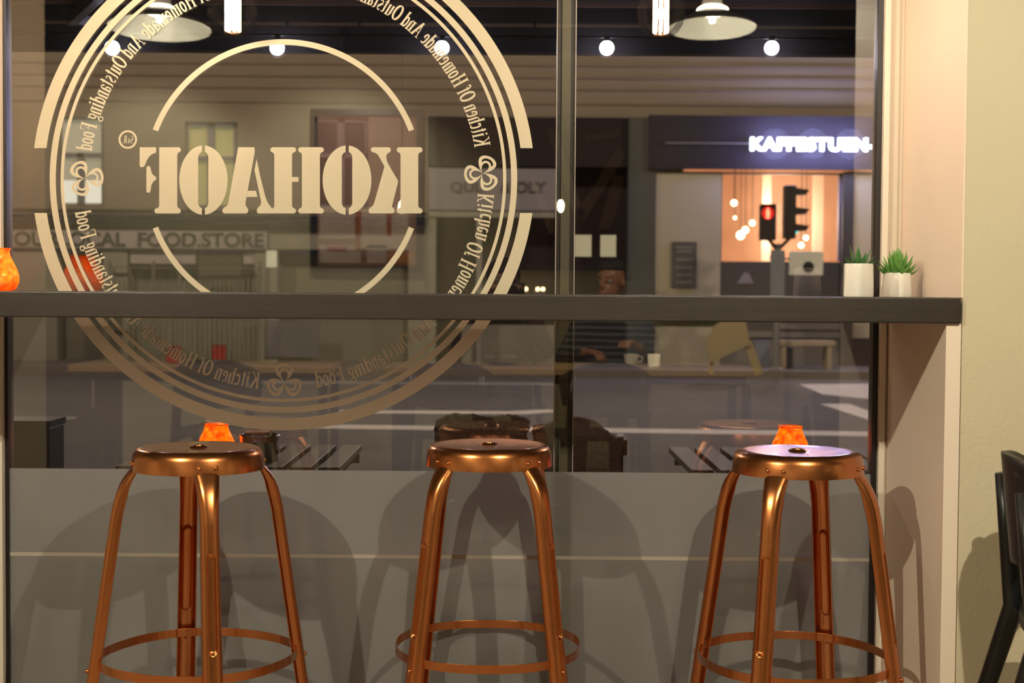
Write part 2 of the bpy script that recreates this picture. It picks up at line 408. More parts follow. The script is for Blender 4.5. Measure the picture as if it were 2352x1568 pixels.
poly(L, [(336.2, 386), (338, 382), (341, 381), (344, 382), (346, 386), (348, 396), (352, 402), (358.4, 406.4), (358.4, 412.5), (352, 417), (348, 424), (345.8, 437.5), (343.5, 442), (340, 442.5), (337, 441), (336.2, 438)])
dmesh(L, 'letter')
# --- serif glyphs drawn with a broad nib (unit: cap height 1, baseline 0)
def hull(pts):
    pts = sorted(set((round(x, 6), round(y, 6)) for x, y in pts))
    def half(ps):
        h = []
        for p in ps:
            while len(h) >= 2 and (h[-1][0] - h[-2][0]) * (p[1] - h[-2][1]) - (h[-1][1] - h[-2][1]) * (p[0] - h[-2][0]) <= 0: h.pop()
            h.append(p)
        return h
    a = half(pts); b = half(pts[::-1]); return a[:-1] + b[:-1]
def E(cx, cy, rx, ry, a0, a1, n=14): return [(cx + rx * math.cos(math.radians(a0 + (a1 - a0) * i / n)), cy + ry * math.sin(math.radians(a0 + (a1 - a0) * i / n))) for i in range(n + 1)]
TK, TN = .115, .04   # thick nib width, thin nib height
def sf(x, y, w=.11): return ([(x - w, y), (x + w, y)], .01, .045)
def vs(x, y0, y1, w=TK): return ([(x, y0), (x, y1)], w, TN)
XH = .70
G = {
 ' ': (.20, []),
 'K': (.60, [vs(.15, .02, .98), sf(.15, .98), sf(.15, .02), ([(.46, .98), (.17, .46)], .045, TN), ([(.26, .60), (.50, .02)], .11, TN), sf(.47, .98, .09), sf(.50, .02, .10)]),
 'i': (.25, [vs(.13, .02, XH), sf(.13, .02, .09), sf(.10, XH - .02, .05), ([(.125, .86), (.125, .92)], .11, .06)]),
 't': (.28, [([(.13, XH + .2), (.13, .10)], .10, TN), ([(.06, XH), (.24, XH)], .03, .04), (E(.20, .10, .07, .08, 180, 300, 6), .05, .035), ([(.06, XH), (.13, XH + .2)], .03, .04)]),
 'c': (.34, [(E(.20, .35, .11, .33, 55, 305), TK * .85, TN), ([(.25, .60), (.26, .56)], .09, .06)]),
 'h': (.42, [vs(.11, .02, .98), sf(.11, .02, .09), sf(.07, .98, .05), (E(.22, XH - .16, .10, .14, 170, 0, 8), .05, TN), vs(.32, .02, XH - .14), sf(.32, .02, .09)]),
 'e': (.37, [(E(.19, .35, .11, .33, 10, 305), TK * .8, TN), ([(.10, .38), (.30, .38)], .03, .035)]),
 'n': (.42, [vs(.11, .02, XH - .02), sf(.11, .02, .09), sf(.07, XH - .02, .05), (E(.22, XH - .16, .10, .14, 170, 0, 8), .05, TN), vs(.32, .02, XH - .14), sf(.32, .02, .09)]),
 'm': (.62, [vs(.11, .02, XH - .02), sf(.11, .02, .08), sf(.07, XH - .02, .05), (E(.21, XH - .16, .10, .14, 170, 0, 8), .05, TN), vs(.31, .02, XH - .14), sf(.31, .02, .08), (E(.41, XH - .16, .10, .14, 170, 0, 8), .05, TN), vs(.51, .02, XH - .14), sf(.51, .02, .08)]),
 'O': (.58, [(E(.29, .5, .20, .48, 0, 360, 28), TK, TN)]),
 'o': (.38, [(E(.19, .35, .12, .33, 0, 360, 22), TK * .85, TN)]),
 'f': (.28, [vs(.12, .02, .82, .10), sf(.13, .02, .09), (E(.21, .82, .09, .15, 180, 50, 7), .05, TN), ([(.04, XH), (.24, XH)], .02, .04), ([(.25, .90), (.25, .88)], .08, .07)]),
 'H': (.62, [vs(.15, .02, .98), vs(.47, .02, .98), sf(.15, .02), sf(.15, .98), sf(.47, .02), sf(.47, .98), ([(.15, .5), (.47, .5)], .02, .04)]),
 'd': (.40, [(E(.18, .35, .11, .33, 0, 360, 20), TK * .8, TN), vs(.30, .02, .98), sf(.26, .98, .05), sf(.34, .02, .05)]),
 'a': (.38, [(E(.17, .50, .10, .18, 160, 0, 8), .06, TN), vs(.27, .04, .52), (E(.17, .20, .10, .17, 0, 360, 16), .08, TN), sf(.32, .03, .05), ([(.08, .57), (.08, .54)], .08, .07)]),
 'A': (.60, [([(.29, .98), (.10, .02)], .04, TN), ([(.29, .98), (.47, .02)], .12, TN), ([(.16, .33), (.40, .33)], .02, .035), sf(.10, .02, .09), sf(.48, .02, .10)]),
 'u': (.42, [vs(.10, .16, XH - .02), sf(.07, XH - .02, .05), (E(.20, .16, .10, .14, 180, 340, 8), .05, TN), vs(.31, .02, XH - .02), sf(.28, XH - .02, .05), sf(.35, .02, .05)]),
 's': (.32, [(E(.16, .52, .09, .16, 40, 200, 9), .05, TN), ([(.08, .47), (.24, .24)], .10, .06), (E(.16, .18, .09, .16, 20, -140, 9), .05, TN)]),
 'g': (.38, [(E(.17, .46, .11, .22, 0, 360, 18), .08, TN), (E(.17, -.10, .13, .13, 0, 360, 16), .06, TN), ([(.10, .24), (.08, .12), (.24, .03)], .06, .04), ([(.26, .64), (.34, .68)], .04, .05)]),
 'F': (.52, [vs(.15, .02, .98), sf(.15, .02), ([(.05, .98), (.46, .98)], .01, .045), ([(.15, .5), (.34, .5)], .01, .04), ([(.46, .98), (.46, .78)], .035, .03), ([(.34, .60), (.34, .40)], .03, .03)]),
 'S': (.46, [(E(.22, .73, .14, .24, 40, 215, 10), .05, TN), ([(.10, .62), (.34, .36)], .12, .08), (E(.22, .26, .14, .24, 20, -140, 10), .05, TN)]),
 '&': (.50, [(E(.20, .28, .13, .26, 60, 330, 12), .08, TN), (E(.22, .72, .09, .18, 0, 360, 12), .05, TN), ([(.16, .62), (.42, .04)], .08, .05), ([(.42, .5), (.30, .1)], .03, .03)]),
 'R': (.58, [vs(.15, .02, .98), sf(.15, .98), sf(.15, .02), (E(.22, .74, .18, .24, 90, -90, 12), .07, TN), ([(.28, .5), (.46, .02)], .11, TN), sf(.48, .02, .07)]),
}
def glyph_faces(ch):
    out = []
    for pts, wn, hn in G[ch][1]:
        for i in range(len(pts) - 1):
            q = []
            for (x, y) in (pts[i], pts[i + 1]): q += [(x + sx * wn / 2, y + sy * hn / 2) for sx in (-1, 1) for sy in (-1, 1)]
            out.append(hull(q))
    return out
def union(mb, polys):
    """weld overlapping strokes (picture coordinates) into one sheet"""
    from mathutils.geometry import delaunay_2d_cdt
    vs_, fs_ = [], []
    for P in polys:
        A = sum(P[i][0] * P[(i + 1) % len(P)][1] - P[(i + 1) % len(P)][0] * P[i][1] for i in range(len(P)))
        if A < 0: P = P[::-1]
        fs_.append(list(range(len(vs_), len(vs_) + len(P)))); vs_ += [Vector(p) for p in P]
    v, e_, f, a_, b_, c_ = delaunay_2d_cdt(vs_, [], fs_, 0, 1e-4)
    mb.add([dmap(p.x, p.y) for p in v], [tuple(q) for q, s_ in zip(f, c_) if len(s_)])
TXT = 'Kitchen Of Homemade And Outstanding Food'
def arc_text(a_start, a_end, rbase, cap, inward):
    """true (outside) reading angles; x is flipped because it is read from behind"""
    tot = sum(G[c][0] for c in TXT); mb = MB(); pos = 0
    sgn = 1 if a_end > a_start else -1
    k = math.radians(abs(a_end - a_start)) * (rbase + (-cap / 2 if inward else cap / 2)) / tot   # px per unit of width
    for c in TXT:
        stk_ = []
        for P in glyph_faces(c):
            vs_ = []
            for (u, v) in P:
                a = math.radians(a_start) + sgn * ((pos + u) / tot) * math.radians(abs(a_end - a_start))
                r = rbase - v * cap if inward else rbase + v * cap
                vs_.append((CX - r * math.cos(a), CY - r * math.sin(a)))
            stk_.append(vs_)
        if stk_: union(mb, stk_)
        pos += G[c][0]
    return dmesh(mb, 'ring_text')
arc_text(170.8, 97.5, 445, 37, False)      # upper right in the picture (true upper left)
arc_text(82.5, 8.2, 445, 37, False)
arc_text(184, 261, 485, 37, True)
arc_text(276.6, 351, 485, 37, True)
def emblem(cx, cy, a0):
    mb = MB()
    def tear(L_, W_, p_=.9):   # teardrop lobe from the centre
        return [(L_ / 2 * (1 - math.cos(2 * PI * i / 40)), W_ * math.sin(2 * PI * i / 40) * (abs(math.sin(PI * i / 40)) ** p_)) for i in range(41)]
    for k in range(3):
        a = math.radians(a0 + 120 * k); ca, sa = math.cos(a), math.sin(a)
        def T(p, lift=0): q = dmap(cx + p[0] * ca - p[1] * sa, cy - (p[0] * sa + p[1] * ca)); return (q[0], -lift, q[2])
        c0, c1, c2, c3 = tear(42, 27), tear(36, 18.5), tear(30.5, 14.5), tear(25.5, 9.5, .7)
        for lift, (A, B, rng) in enumerate(((c0, c1, range(40)), (c2, c3, range(40)), (c1, c2, list(range(0, 13)) + list(range(27, 40))))):
            for i in rng: mb.add([T(A[i], lift * 2e-5), T(B[i], lift * 2e-5), T(B[i + 1], lift * 2e-5), T(A[i + 1], lift * 2e-5)], [(0, 1, 2, 3)])
    return dmesh(mb, 'emblem')
emblem(1108, 398, 185); emblem(196, 409, 5); emblem(653, 876, 90); emblem(651, -50, 270)
m1 = MB(); n = 40
vs_ = []
for i in range(n + 1):
    a = 2 * PI * i / n
    for r in (16.8, 21.3): vs_.append(dmap(293.5 + r * math.cos(a), 320.3 - r * math.sin(a)))
m1.add(vs_, [(2 * i, 2 * i + 1, 2 * i + 3, 2 * i + 2) for i in range(n)])
pos = 307
for c, s_ in (('S', 17), ('&', 12), ('R', 17)):
    union(m1, [[(pos - u * s_, 328.5 - v * s_) for u, v in P] for P in glyph_faces(c)])
    pos -= G[c][0] * s_ + .3
dmesh(m1, 'badge')

# ================================================================== SHELF
sh = MB().box(-1.9, 1.015, YW - .012, -.045, 1.0535, 1.112).build('window_shelf', M['dark_wood'], bevel=.003)
tag(sh, 'dark stained wooden bar shelf running across the whole window', 'shelf')

# ================================================================== STOOLS
def make_stool():
    root = empty('bar_stool')
    m = M['copper']; zt = .745; R = .152
    # seat: pressed disc with rolled edge, skirt and a lipped centre hole
    prof = [(.013, zt - .012), (.013, zt - .001), (.0145, zt + .0012), (.017, zt + .0018), (.020, zt + .0005), (.024, zt - .003), (.06, zt - .0036), (R - .032, zt - .0022), (R - .016, zt - .0022), (R - .008, zt - .0055), (R - .002, zt - .0125), (R + .0015, zt - .021), (R + .0045, zt - .0535), (R + .0025, zt - .0535), (R - .002, zt - .02), (R - .012, zt - .0075), (.06, zt - .006), (.024, zt - .0055), (.016, zt - .003)]
    MB().lathe(prof[:-1], 96, caps=False).build('seat', m, root, smooth='auto')
    # legs: folded sheet channel, flared at the top, pressed slot down the outer face
    path = []
    pz = [(.712, .128), (.695, .140), (.680, .152), (.662, .1635), (.642, .1725), (.620, .179), (.59, .1855)]
    
    for i in range(1, 171):
        z = .59 - i * .59 / 170; pz.append((z, .1855 + (.59 - z) * .143))
    def wid(z):
        if z > .60: return .044 + .014 * ((z - .60) / .11) ** 1.3
        return .044 + .008 * (.6 - z)
    NS = 64; lv = []; inner = []
    for i, (z, rr) in enumerate(pz):
        z0, r0 = pz[max(i - 1, 0)]; z1, r1 = pz[min(i + 1, len(pz) - 1)]
        t = Vector((r1 - r0, 0, z1 - z0)).normalized(); nrm = Vector((-t.z, 0, t.x))
        if nrm.x < 0: nrm = -nrm
        wz = wid(z) / 2; dp = .024 if z < .64 else .024 - .014 * (z - .64) / .07
        for k in range(NS + 1):
            a = -1.62 + 3.24 * k / NS
            ca, sa = math.cos(a), math.sin(a)
            yy = wz * math.copysign(abs(sa) ** .72, sa); dd = dp * (math.copysign(abs(ca) ** .8, ca) - 1) + dp
            # pressed slot
            sl = 0
            if .28 < z < .54:
                dc = math.hypot(yy, max(0, .310 - z, z - .510)); sl = .0085 * max(0, min(1, (.0100 - dc) / .0026))
            off = nrm * (dd - dp - sl)
            lv.append(Vector((rr + .018 + off.x, yy, z + off.z)))
    fs = [(i * (NS + 1) + k, i * (NS + 1) + k + 1, (i + 1) * (NS + 1) + k + 1, (i + 1) * (NS + 1) + k) for i in range(len(pz) - 1) for k in range(NS)]
    mesh = None
    for q in range(4):
        mx = Matrix.Rotation(PI / 2 * q, 4, 'Z')
        mb = MB().add([mx @ v for v in lv], fs)
        lg = mb.build('leg', m, root, smooth=True)
        so = lg.modifiers.new('sheet', 'SOLIDIFY'); so.thickness = .0022; so.offset = -1
        a = PI / 2 * q
        for s in (-1, 1):
            aa = a + s * .125; c = (( R + .0035) * math.cos(aa), (R + .0035) * math.sin(aa), zt - .036)
            MB().ball(c, .0052, 14, 8).build('rivet', m, lg, smooth=True)
        c = (.2575 * math.cos(a), .2575 * math.sin(a), .224)
        MB().ball(c, .0055, 12, 8).build('rivet', m, lg, smooth=True)
        # foot rail: flat band bowed outward between two legs
        mbd = MB(); n = 22; A = a; Bn = a + PI / 2; vv = []
        for i in range(n + 1):
            t = i / n
            ra = .212 + .024 * 0
            p = Vector((.2345 * math.cos(A), .2345 * math.sin(A))) .lerp(Vector((.2345 * math.cos(Bn), .2345 * math.sin(Bn))), t)
            bow = .060 * (1 - abs(2 * t - 1) ** 2.4)
            d = Vector((math.cos((A + Bn) / 2), math.sin((A + Bn) / 2)))
            p = p + d * bow
            for (o_, z_) in ((0, .231), (0, .252), (.0026, .252), (.0026, .231)):
                vv.append((p.x + d.x * o_, p.y + d.y * o_, z_))
        mbd.add(vv, [(4 * i + k, 4 * i + (k + 1) % 4, 4 * (i + 1) + (k + 1) % 4, 4 * (i + 1) + k) for i in range(n) for k in range(4)] + [(0, 1, 2, 3), (4 * n, 4 * n + 1, 4 * n + 2, 4 * n + 3)])
        mbd.build('foot_rail', m, root, bevel=.0005)
        MB().lathe([(.019, 0), (.019, .014), (.012, .016)], 16, (.276 * math.cos(a), .276 * math.sin(a), 0)).build('foot_cap', M['black'], lg, smooth='auto')
    return root
st = make_stool()
stools = [(455, 3.39, -70, 'copper bar stool furthest left, a glowing amber jar and an ashtray showing behind its seat'),
          (1125, 3.50, -45, 'middle copper bar stool, in front of fur covered chairs beyond the window'),
          (1836, 3.40, -120, 'copper bar stool by the right window reveal, bright reflections on its seat')]
for i, (px, D, rz, lab) in enumerate(stools):
    o = st if i == 0 else copy_tree(st)
    o.location = ((px - 1176) / F * D, CAM.y + D, 0); o.rotation_euler.z = math.radians(rz)
    tag(o, lab, 'bar stool', 'copper bar stools along the window shelf')

# ================================================================== POTS ON THE SHELF
def leaf(mb, base, direc, L, W, curl=.3, seg=7):
    d = Vector(direc).normalized(); side = d.cross(Vector((0, 0, 1)));
    if side.length < .05: side = Vector((1, 0, 0))
    side.normalize(); up = side.cross(d); p = Vector(base); vs_ = []
    for i in range(seg + 1):
        t = i / seg; wv_ = W * (1 - t) ** .75 * (.72 + .9 * t * (1 - t) * 1.6); th = wv_ * .38
        q = p + d * (L * t) + up * (curl * L * t * t)
        vs_ += [q + side * wv_ / 2, q + up * -th * .9, q - side * wv_ / 2, q + up * th * .25]
    fs = [(4 * i + k, 4 * i + (k + 1) % 4, 4 * (i + 1) + (k + 1) % 4, 4 * (i + 1) + k) for i in range(seg) for k in range(4)]
    mb.add(vs_, fs)
def pot_mb(R0, R1, H, seg=7, rot=.3):
    prof = [(R0 * .96, 0), (R0, .004), (R1, H - .006), (R1 - .0015, H - .001), (R1 - .004, H), (R1 - .006, H - .002), (R1 - .007, H - .014), (0.0, H - .014)]
    mb = MB(); vs_ = []
    n = 56
    for r, z in prof:
        for k in range(n):
            a = 2 * PI * k / n + rot; fa = ((a - rot) % (2 * PI / seg)) - PI / seg
            fac = math.cos(PI / seg) / math.cos(fa); blend = 1 - min(1, z / H) ** 3
            rr = r * (1 + (fac - 1) * blend * .9); vs_.append((rr * math.cos(a), rr * math.sin(a), z))
    fs = [(i * n + k, i * n + (k + 1) % n, (i + 1) * n + (k + 1) % n, (i + 1) * n + k) for i in range(len(prof) - 1) for k in range(n)]
    mb.add(vs_, fs + [tuple(reversed(range(n)))]); return mb
SHZ = 1.112
p = at(1971, 683, -.30); pt = empty('potted_succulent', (p.x, -.30, SHZ))
tag(pt, 'tall white faceted pot holding a small dark striped succulent, against the window edge', 'potted plant', 'white pots on the shelf end')
pot_mb(.0405, .0365, .080, 6, .35).build('pot', M['pot'], pt, smooth='auto')
MB().lathe([(0, .0655), (.028, .068)], 24).build('soil', M['soil'], pt)
mb = MB()
for i, (a, el, L_) in enumerate([(200, 35, .048), (340, 40, .05), (255, 62, .052), (20, 55, .055), (80, 70, .062), (150, 68, .064), (300, 60, .045), (110, 50, .052), (175, 20, .042), (5, 25, .045), (50, 45, .055)]):
    a = math.radians(a); el = math.radians(el)
    leaf(mb, (.006 * math.cos(a), .006 * math.sin(a), .066), (math.cos(a) * math.cos(el), math.sin(a) * math.cos(el), math.sin(el)), L_, .023, .12)
mb.build('foliage', M['leaf2'], pt, merge=True)
p = at(2060, 683, -.22); pt = empty('potted_succulent', (p.x, -.22, SHZ))
tag(pt, 'short white faceted pot with a bushy bright green spiky succulent, beside the taller pot', 'potted plant', 'white pots on the shelf end')
pot_mb(.0385, .0345, .060, 8, .1).build('pot', M['pot'], pt, smooth='auto')
MB().lathe([(0, .045), (.027, .048)], 24).build('soil', M['soil'], pt)
mb = MB(); rr = random.Random(3)
for i in range(62):
    t = i / 62; a = i * 2.399; el = math.radians(24 + 60 * t + rr.uniform(-6, 6)); r0 = .020 * (1 - t)
    L_ = .030 + .016 * t + rr.uniform(-.003, .006)
    leaf(mb, (r0 * math.cos(a), r0 * math.sin(a), .0525 + .010 * t), (math.cos(a) * math.cos(el), math.sin(a) * math.cos(el), math.sin(el)), L_ * 1.28, .019, .12, 6)
mb.build('foliage', M['leaf'], pt, merge=True)

# ================================================================== AMBER CANDLE JARS
def make_jar():
    root = empty('candle_jar')
    out = [(.040, 0), (.050, .004), (.0565, .018), (.058, .032), (.0545, .048), (.047, .064), (.0405, .078), (.0365, .088), (.0360, .094), (.0385, .0995), (.0395, .102)]
    inn = [(r - .003, z) for r, z in reversed(out[1:])]; inn = [(.0365, .102)] + inn[1:] + [(.040, .007), (0, .007)]
    MB().lathe([(0, 0)] + out + inn, 48).build('jar_glass', M['jar'], root, smooth=True)
    cnd = MB().lathe([(0, .0075), (.026, .0075), (.026, .030), (.022, .0285), (0, .028)], 24).build('candle', M['wax'], root, smooth='auto')
    MB().lathe([(.0005, 0), (.005, .008), (.0035, .016), (.0006, .026)], 12, (0, 0, .034)).build('flame', M['flame'], cnd, smooth=True)
    MB().tube([(0, 0, .027), (0, 0, .036)], .0008, 6).build('wick', M['black'], cnd)
    light('candle_light', (0, 0, .034), 9, (1, .55, .16), .012, root)
    return root
jar = make_jar()
TZ = .600   # patio table top
p = at(-14, 664, -.35); jar.location = (p.x, -.35, SHZ)
tag(jar, 'amber pressed glass candle jar standing on the left end of the shelf', 'candle jar', 'amber candle jars')
for px, y, lab in ((1815, .72, 'lit amber glass candle jar on the right patio table outside'), (497, .66, 'lit amber glass candle jar on the left patio table beside the steel ashtray')):
    o = copy_tree(jar); p = at(px, 1000, y); o.location = (p.x, y, TZ); tag(o, lab, 'candle jar', 'amber candle jars')

# ================================================================== OUTSIDE GROUND
PZ, RZ, YF = -.13, -.24, 20.6
kerb_far_y = ground(1176, 866, RZ).y
struct('sidewalk_near', MB().box(-14, 14, .12, 4.2, -.5, PZ), M['paving'])
struct('road', MB().box(-16, 16, 4.2, kerb_far_y, -.5, RZ), M['asphalt'])
struct('sidewalk_far', MB().box(-16, 16, kerb_far_y + .15, YF + 6.5, -.5, RZ + .12), M['paving'])
struct('kerb', MB().box(-16, 16, kerb_far_y, kerb_far_y + .15, -.5, RZ + .125).box(-16, 16, 4.05, 4.2, -.5, PZ + .002), M['kerb'])
def road_mark(name, pix, m, lab):
    pts = [ground(px, py, RZ + .004) for px, py in pix]; n = len(pts)
    vs_ = [(p.x, p.y, RZ + .004) for p in pts] + [(p.x, p.y, RZ - .002) for p in pts]
    mb = MB().add(vs_, [tuple(range(n)), tuple(range(2 * n - 1, n - 1, -1))] + [(i, (i + 1) % n, n + (i + 1) % n, n + i) for i in range(n)])
    o = mb.build(name, m); tag(o, lab, 'road marking'); return o
road_mark('lane_line', [(-60, 966), (175, 956), (175, 962), (-60, 973)], M['roadworn'], 'short worn white road line at the far left of the street')
road_mark('stop_line', [(560, 972), (2100, 992), (2100, 1003), (560, 981)], M['roadpaint'], 'long white road line nearest the cafe, running behind the stools')
road_mark('lane_line', [(780, 942), (1170, 944), (1260, 940), (1290, 944), (1210, 951), (780, 948)], M['roadpaint'], 'shorter white road line with a bulge, left of the mullion')
road_mark('parking_line', [(600, 874), (1290, 879), (1290, 884), (600, 879)], M['roadworn'], 'faint pale line along the far edge of the road')
road_mark('crossing_stripe', [(1835, 882), (2090, 880), (2150, 930), (1990, 915), (1890, 905)], M['roadpaint'], 'broad white crossing stripe nearest the far kerb')
road_mark('crossing_stripe', [(1884, 927), (1952, 927), (2060, 968), (2060, 985)], M['roadpaint'], 'slanting white crossing stripe nearest the cafe')

# ================================================================== FAR BUILDINGS
fac = dict(
 plaster=mat('brown_plaster', (.22, .175, .125), .85, noise=.12, nscale=1.2),
 course=mat('plaster_course', (.18, .14, .10), .85),
 shopg=mat('grey_green_shopfront', (.25, .235, .18), .7, noise=.15, nscale=1.0),
 shopl=mat('pale_shop_board', (.38, .34, .30), .7, noise=.1, nscale=1),
 darkf=mat('dark_fascia', (.018, .013, .020), .95),
 darkb=mat('dark_brown_front', (.016, .010, .009), .9),
 beige=mat('beige_render', (.40, .35, .23), .8, noise=.06, nscale=2),
 pil=mat('grey_pilaster', (.055, .058, .048), .7),
 signw=mat('white_sign_board', (.22, .20, .20), .6),
 letter=mat('dark_green_letter', (.022, .028, .012), .6),
 dletter=mat('dark_letter', (.06, .05, .05), .6),
 wframe=mat('grey_window_frame', (.15, .13, .14), .5),
 bars=mat('grey_bars', (.12, .12, .09), .5),
)
BZ = RZ + .12
def fb(mb, x0, y0, x1, y1, d0, d1, mi=0):
    """facade box from picture corners; d0..d1 metres in front of the facade plane"""
    a = at(x0, y0, YF - (d0 + d1) / 2); b = at(x1, y1, YF - (d0 + d1) / 2)
    mb.box(min(a.x, b.x), max(a.x, b.x), YF - d1, YF - d0, max(BZ, min(a.z, b.z)), max(a.z, b.z), mi); return mb
bl = empty('building', (-4, YF, BZ)); tag(bl, 'brown plastered town house with shopfronts across the street', 'building')
def bp(mb, name, m, parent=None, **k):
    o = mb.build(name, m, parent or bl, **k)
    o.matrix_parent_inverse = Matrix.Identity(4)
    rootloc = Vector((-4, YF, BZ)); 
    if (parent or bl) is bl: o.location = -rootloc
    return o
def windowed_wall(mb, X0, X1, Z0, Z1, holes, y0, y1):
    """wall slab with real openings: split into columns between hole edges"""
    xs = sorted(set([X0, X1] + [h[0] for h in holes] + [h[1] for h in holes]))
    for a, b in zip(xs[:-1], xs[1:]):
        hs = sorted([(h[2], h[3]) for h in holes if h[0] <= a + 1e-6 and h[1] >= b - 1e-6]); z = Z0
        for h0, h1 in hs:
            if h0 > z: mb.box(a, b, y0, y1, z, h0)
            z = h1
        if z < Z1: mb.box(a, b, y0, y1, z, Z1)
    return mb
def R2(x0, y0, x1, y1): a = at(x0, y0, YF); b = at(x1, y1, YF); return (a.x, b.x, b.z, a.z)
holes = [R2(135, 270, 238, 472), R2(425, 280, 545, 478), R2(722, 268, 845, 478)]
topz = at(1176, -700, YF).z; midz = at(700, 486, YF).z
WX1 = at(2600, 300, YF).x
upper = windowed_wall(MB(), -14, WX1, at(1176, 272, YF).z, topz, [(-14, -14, 0, 0)], YF, YF + .4)
hz = at(1176, 272, YF).z
upper = windowed_wall(MB(), -14, at(985, 300, YF).x, midz, hz, holes, YF, YF + .4)
upper.box(-14, WX1, YF, YF + .4, hz, topz)
bp(upper, 'wall', fac['plaster'])
c = MB()
for yy in (150, 178, 205, 238): 
    z = at(1176, yy, YF).z; c.box(-14, WX1, YF - .03, YF, z - .015, z + .015)
fb(c, -600, 470, 715, 484, 0, .05)
bp(c, 'stone_course', fac['course'])
c = MB(); fb(c, -600, 497, 985, 508, 0, .35); fb(c, -600, 484, 985, 497, 0, .18)
bp(c, 'cornice', fac['plaster'])
litw = {0: (.80, .74, .55, 1.0), 1: (.42, .36, .13, .55), 2: (.1, .08, .1, 0)}
for k, (x0, y0, x1, y1) in enumerate([(135, 270, 238, 472), (425, 280, 545, 478), (722, 268, 845, 478)]):
    fr = MB(); xm = (x0 + x1) / 2; t = 7 if k else 4; ym = y0 + (y1 - y0) * .40
    for (a, b_, c_, d_) in ((x0, y0, x0 + t, y1), (x1 - t, y0, x1, y1), (x0, y0, x1, y0 + t * (1 if k == 0 else 2)), (x0, y1 - t, x1, y1), (xm - 8, ym if k == 0 else y0, xm + 8, y1), (x0, ym, x1, ym + 11)):
        fb(fr, a, b_, c_, d_, -.16, -.08)
    o = bp(fr, 'window_frame', fac['wframe'])
    r = litw[k]
    if k == 0:
        m = mat('lit_room_curtain', (.3, .27, .2), .8, emit=(.85, .78, .55), estr=.22)
    elif k == 1: m = mat('dim_yellow_curtain', (.3, .26, .1), .8, emit=(.55, .5, .2), estr=.25)
    else: m = mat('dark_room', (.02, .015, .02), .5)
    pn = MB(); fb(pn, x0, y0, x1, y1, -.2, -.19); pn = pn.build('window_pane', m, o)
    if k == 0:
        q = MB(); fb(q, x0 + 4, y1 - 58, x1 - 4, y1 - 6, -.185, -.18); q.build('lit_blind', glow('lit_blind_glow', (1, .93, .74), .75), o)
# left shop
s = MB(); fb(s, -600, 508, 985, 575, -.4, 0); fb(s, -600, 575, 140, 870, -.4, 0); fb(s, 590, 575, 640, 870, -.4, 0); fb(s, 940, 575, 990, 870, -.4, 0)
fb(s, 245, 575, 300, 870, -.4, 0)
bp(s, 'shopfront', fac['shopg'])
s = MB(); fb(s, -600, 575, 990, 900, -.6, -.45); bp(s, 'shop_window_backing', mat('grey_shop_interior', (.17, .16, .115), .8, noise=.3, nscale=1.1))
for q_ in ((300, 575, 450, 606), (560, 577, 592, 606)): s = MB(); fb(s, *q_, -.1, -.05); bp(s, 'blind', fac['shopl'])
s = MB()
for x in range(250, 600, 11): fb(s, x, 640, x + 3, 850, .15, .19)
for x in (250, 350, 410, 595): fb(s, x, 600, x + 6, 850, .14, .2)
fb(s, 250, 612, 600, 617, .14, .2); fb(s, 250, 742, 600, 748, .14, .2)
bp(s, 'window_bars', fac['bars'])
dgp = mat('dark_green_panel', (.07, .066, .035), .7)
for q_ in ((560, 745, 590, 850, .02, .06), (455, 585, 555, 660, -.1, -.05)): s = MB(); fb(s, *q_); bp(s, 'door_panel', dgp)
s = MB(); fb(s, 612, 575, 636, 614, .01, .03); bp(s, 'lit_notice', mat('lit_notice', (.5, .48, .3), .6, emit=(.6, .58, .4), estr=.35))
s = MB(); fb(s, 612, 735, 735, 820, .01, .05); bp(s, 'blue_grey_panel', mat('blue_grey_panel', (.10, .095, .115), .7))
# middle shop
s = MB(); fb(s, 985, 270, 1500, 386, -.3, .05); fb(s, 985, 484, 1300, 900, -.8, -.7); fb(s, 1275, 380, 1500, 900, -.7, -.6)
bp(s, 'dark_shopfront', fac['darkb'])
s = MB(); fb(s, 985, 484, 1275, 500, .0, .1); fb(s, 985, 500, 1000, 870, -.2, .05); fb(s, 1095, 500, 1105, 870, -.2, .05)
fb(s, 1060, 745, 1275, 860, -.3, -.25); bp(s, 'green_grey_front', fac['shopg'])
s = MB(); fb(s, 1443, 272, 1500, 870, -.2, .15); bp(s, 'pilaster', fac['pil'])
s = MB(); fb(s, 1495, 395, 1650, 750, -.2, .10); fb(s, 1945, 395, 2600, 780, -.2, .10); fb(s, 1495, 700, 1650, 870, -.2, .1); bp(s, 'render_wall', fac['beige'])
s = MB(); fb(s, 1945, 780, 2600, 870, -.1, .12); bp(s, 'plinth', fac['darkf'])
s = MB(); fb(s, 1490, 265, 2600, 395, .1, .25); bp(s, 'fascia', fac['darkf'])
s = MB(); fb(s, 1640, 600, 1945, 850, -.1, .05); fb(s, 1935, 395, 1955, 850, .0, .14); bp(s, 'dark_shop_base', mat('dark_shop_base', (.05, .042, .035), .6, noise=.3, nscale=2))
s = MB(); fb(s, 1640, 760, 1945, 776, .05, .1); fb(s, 1780, 742, 1945, 757, .05, .1); fb(s, 1650, 780, 1945, 850, .05, .07); bp(s, 'sill_band', mat('grey_sill', (.17, .15, .125), .7))
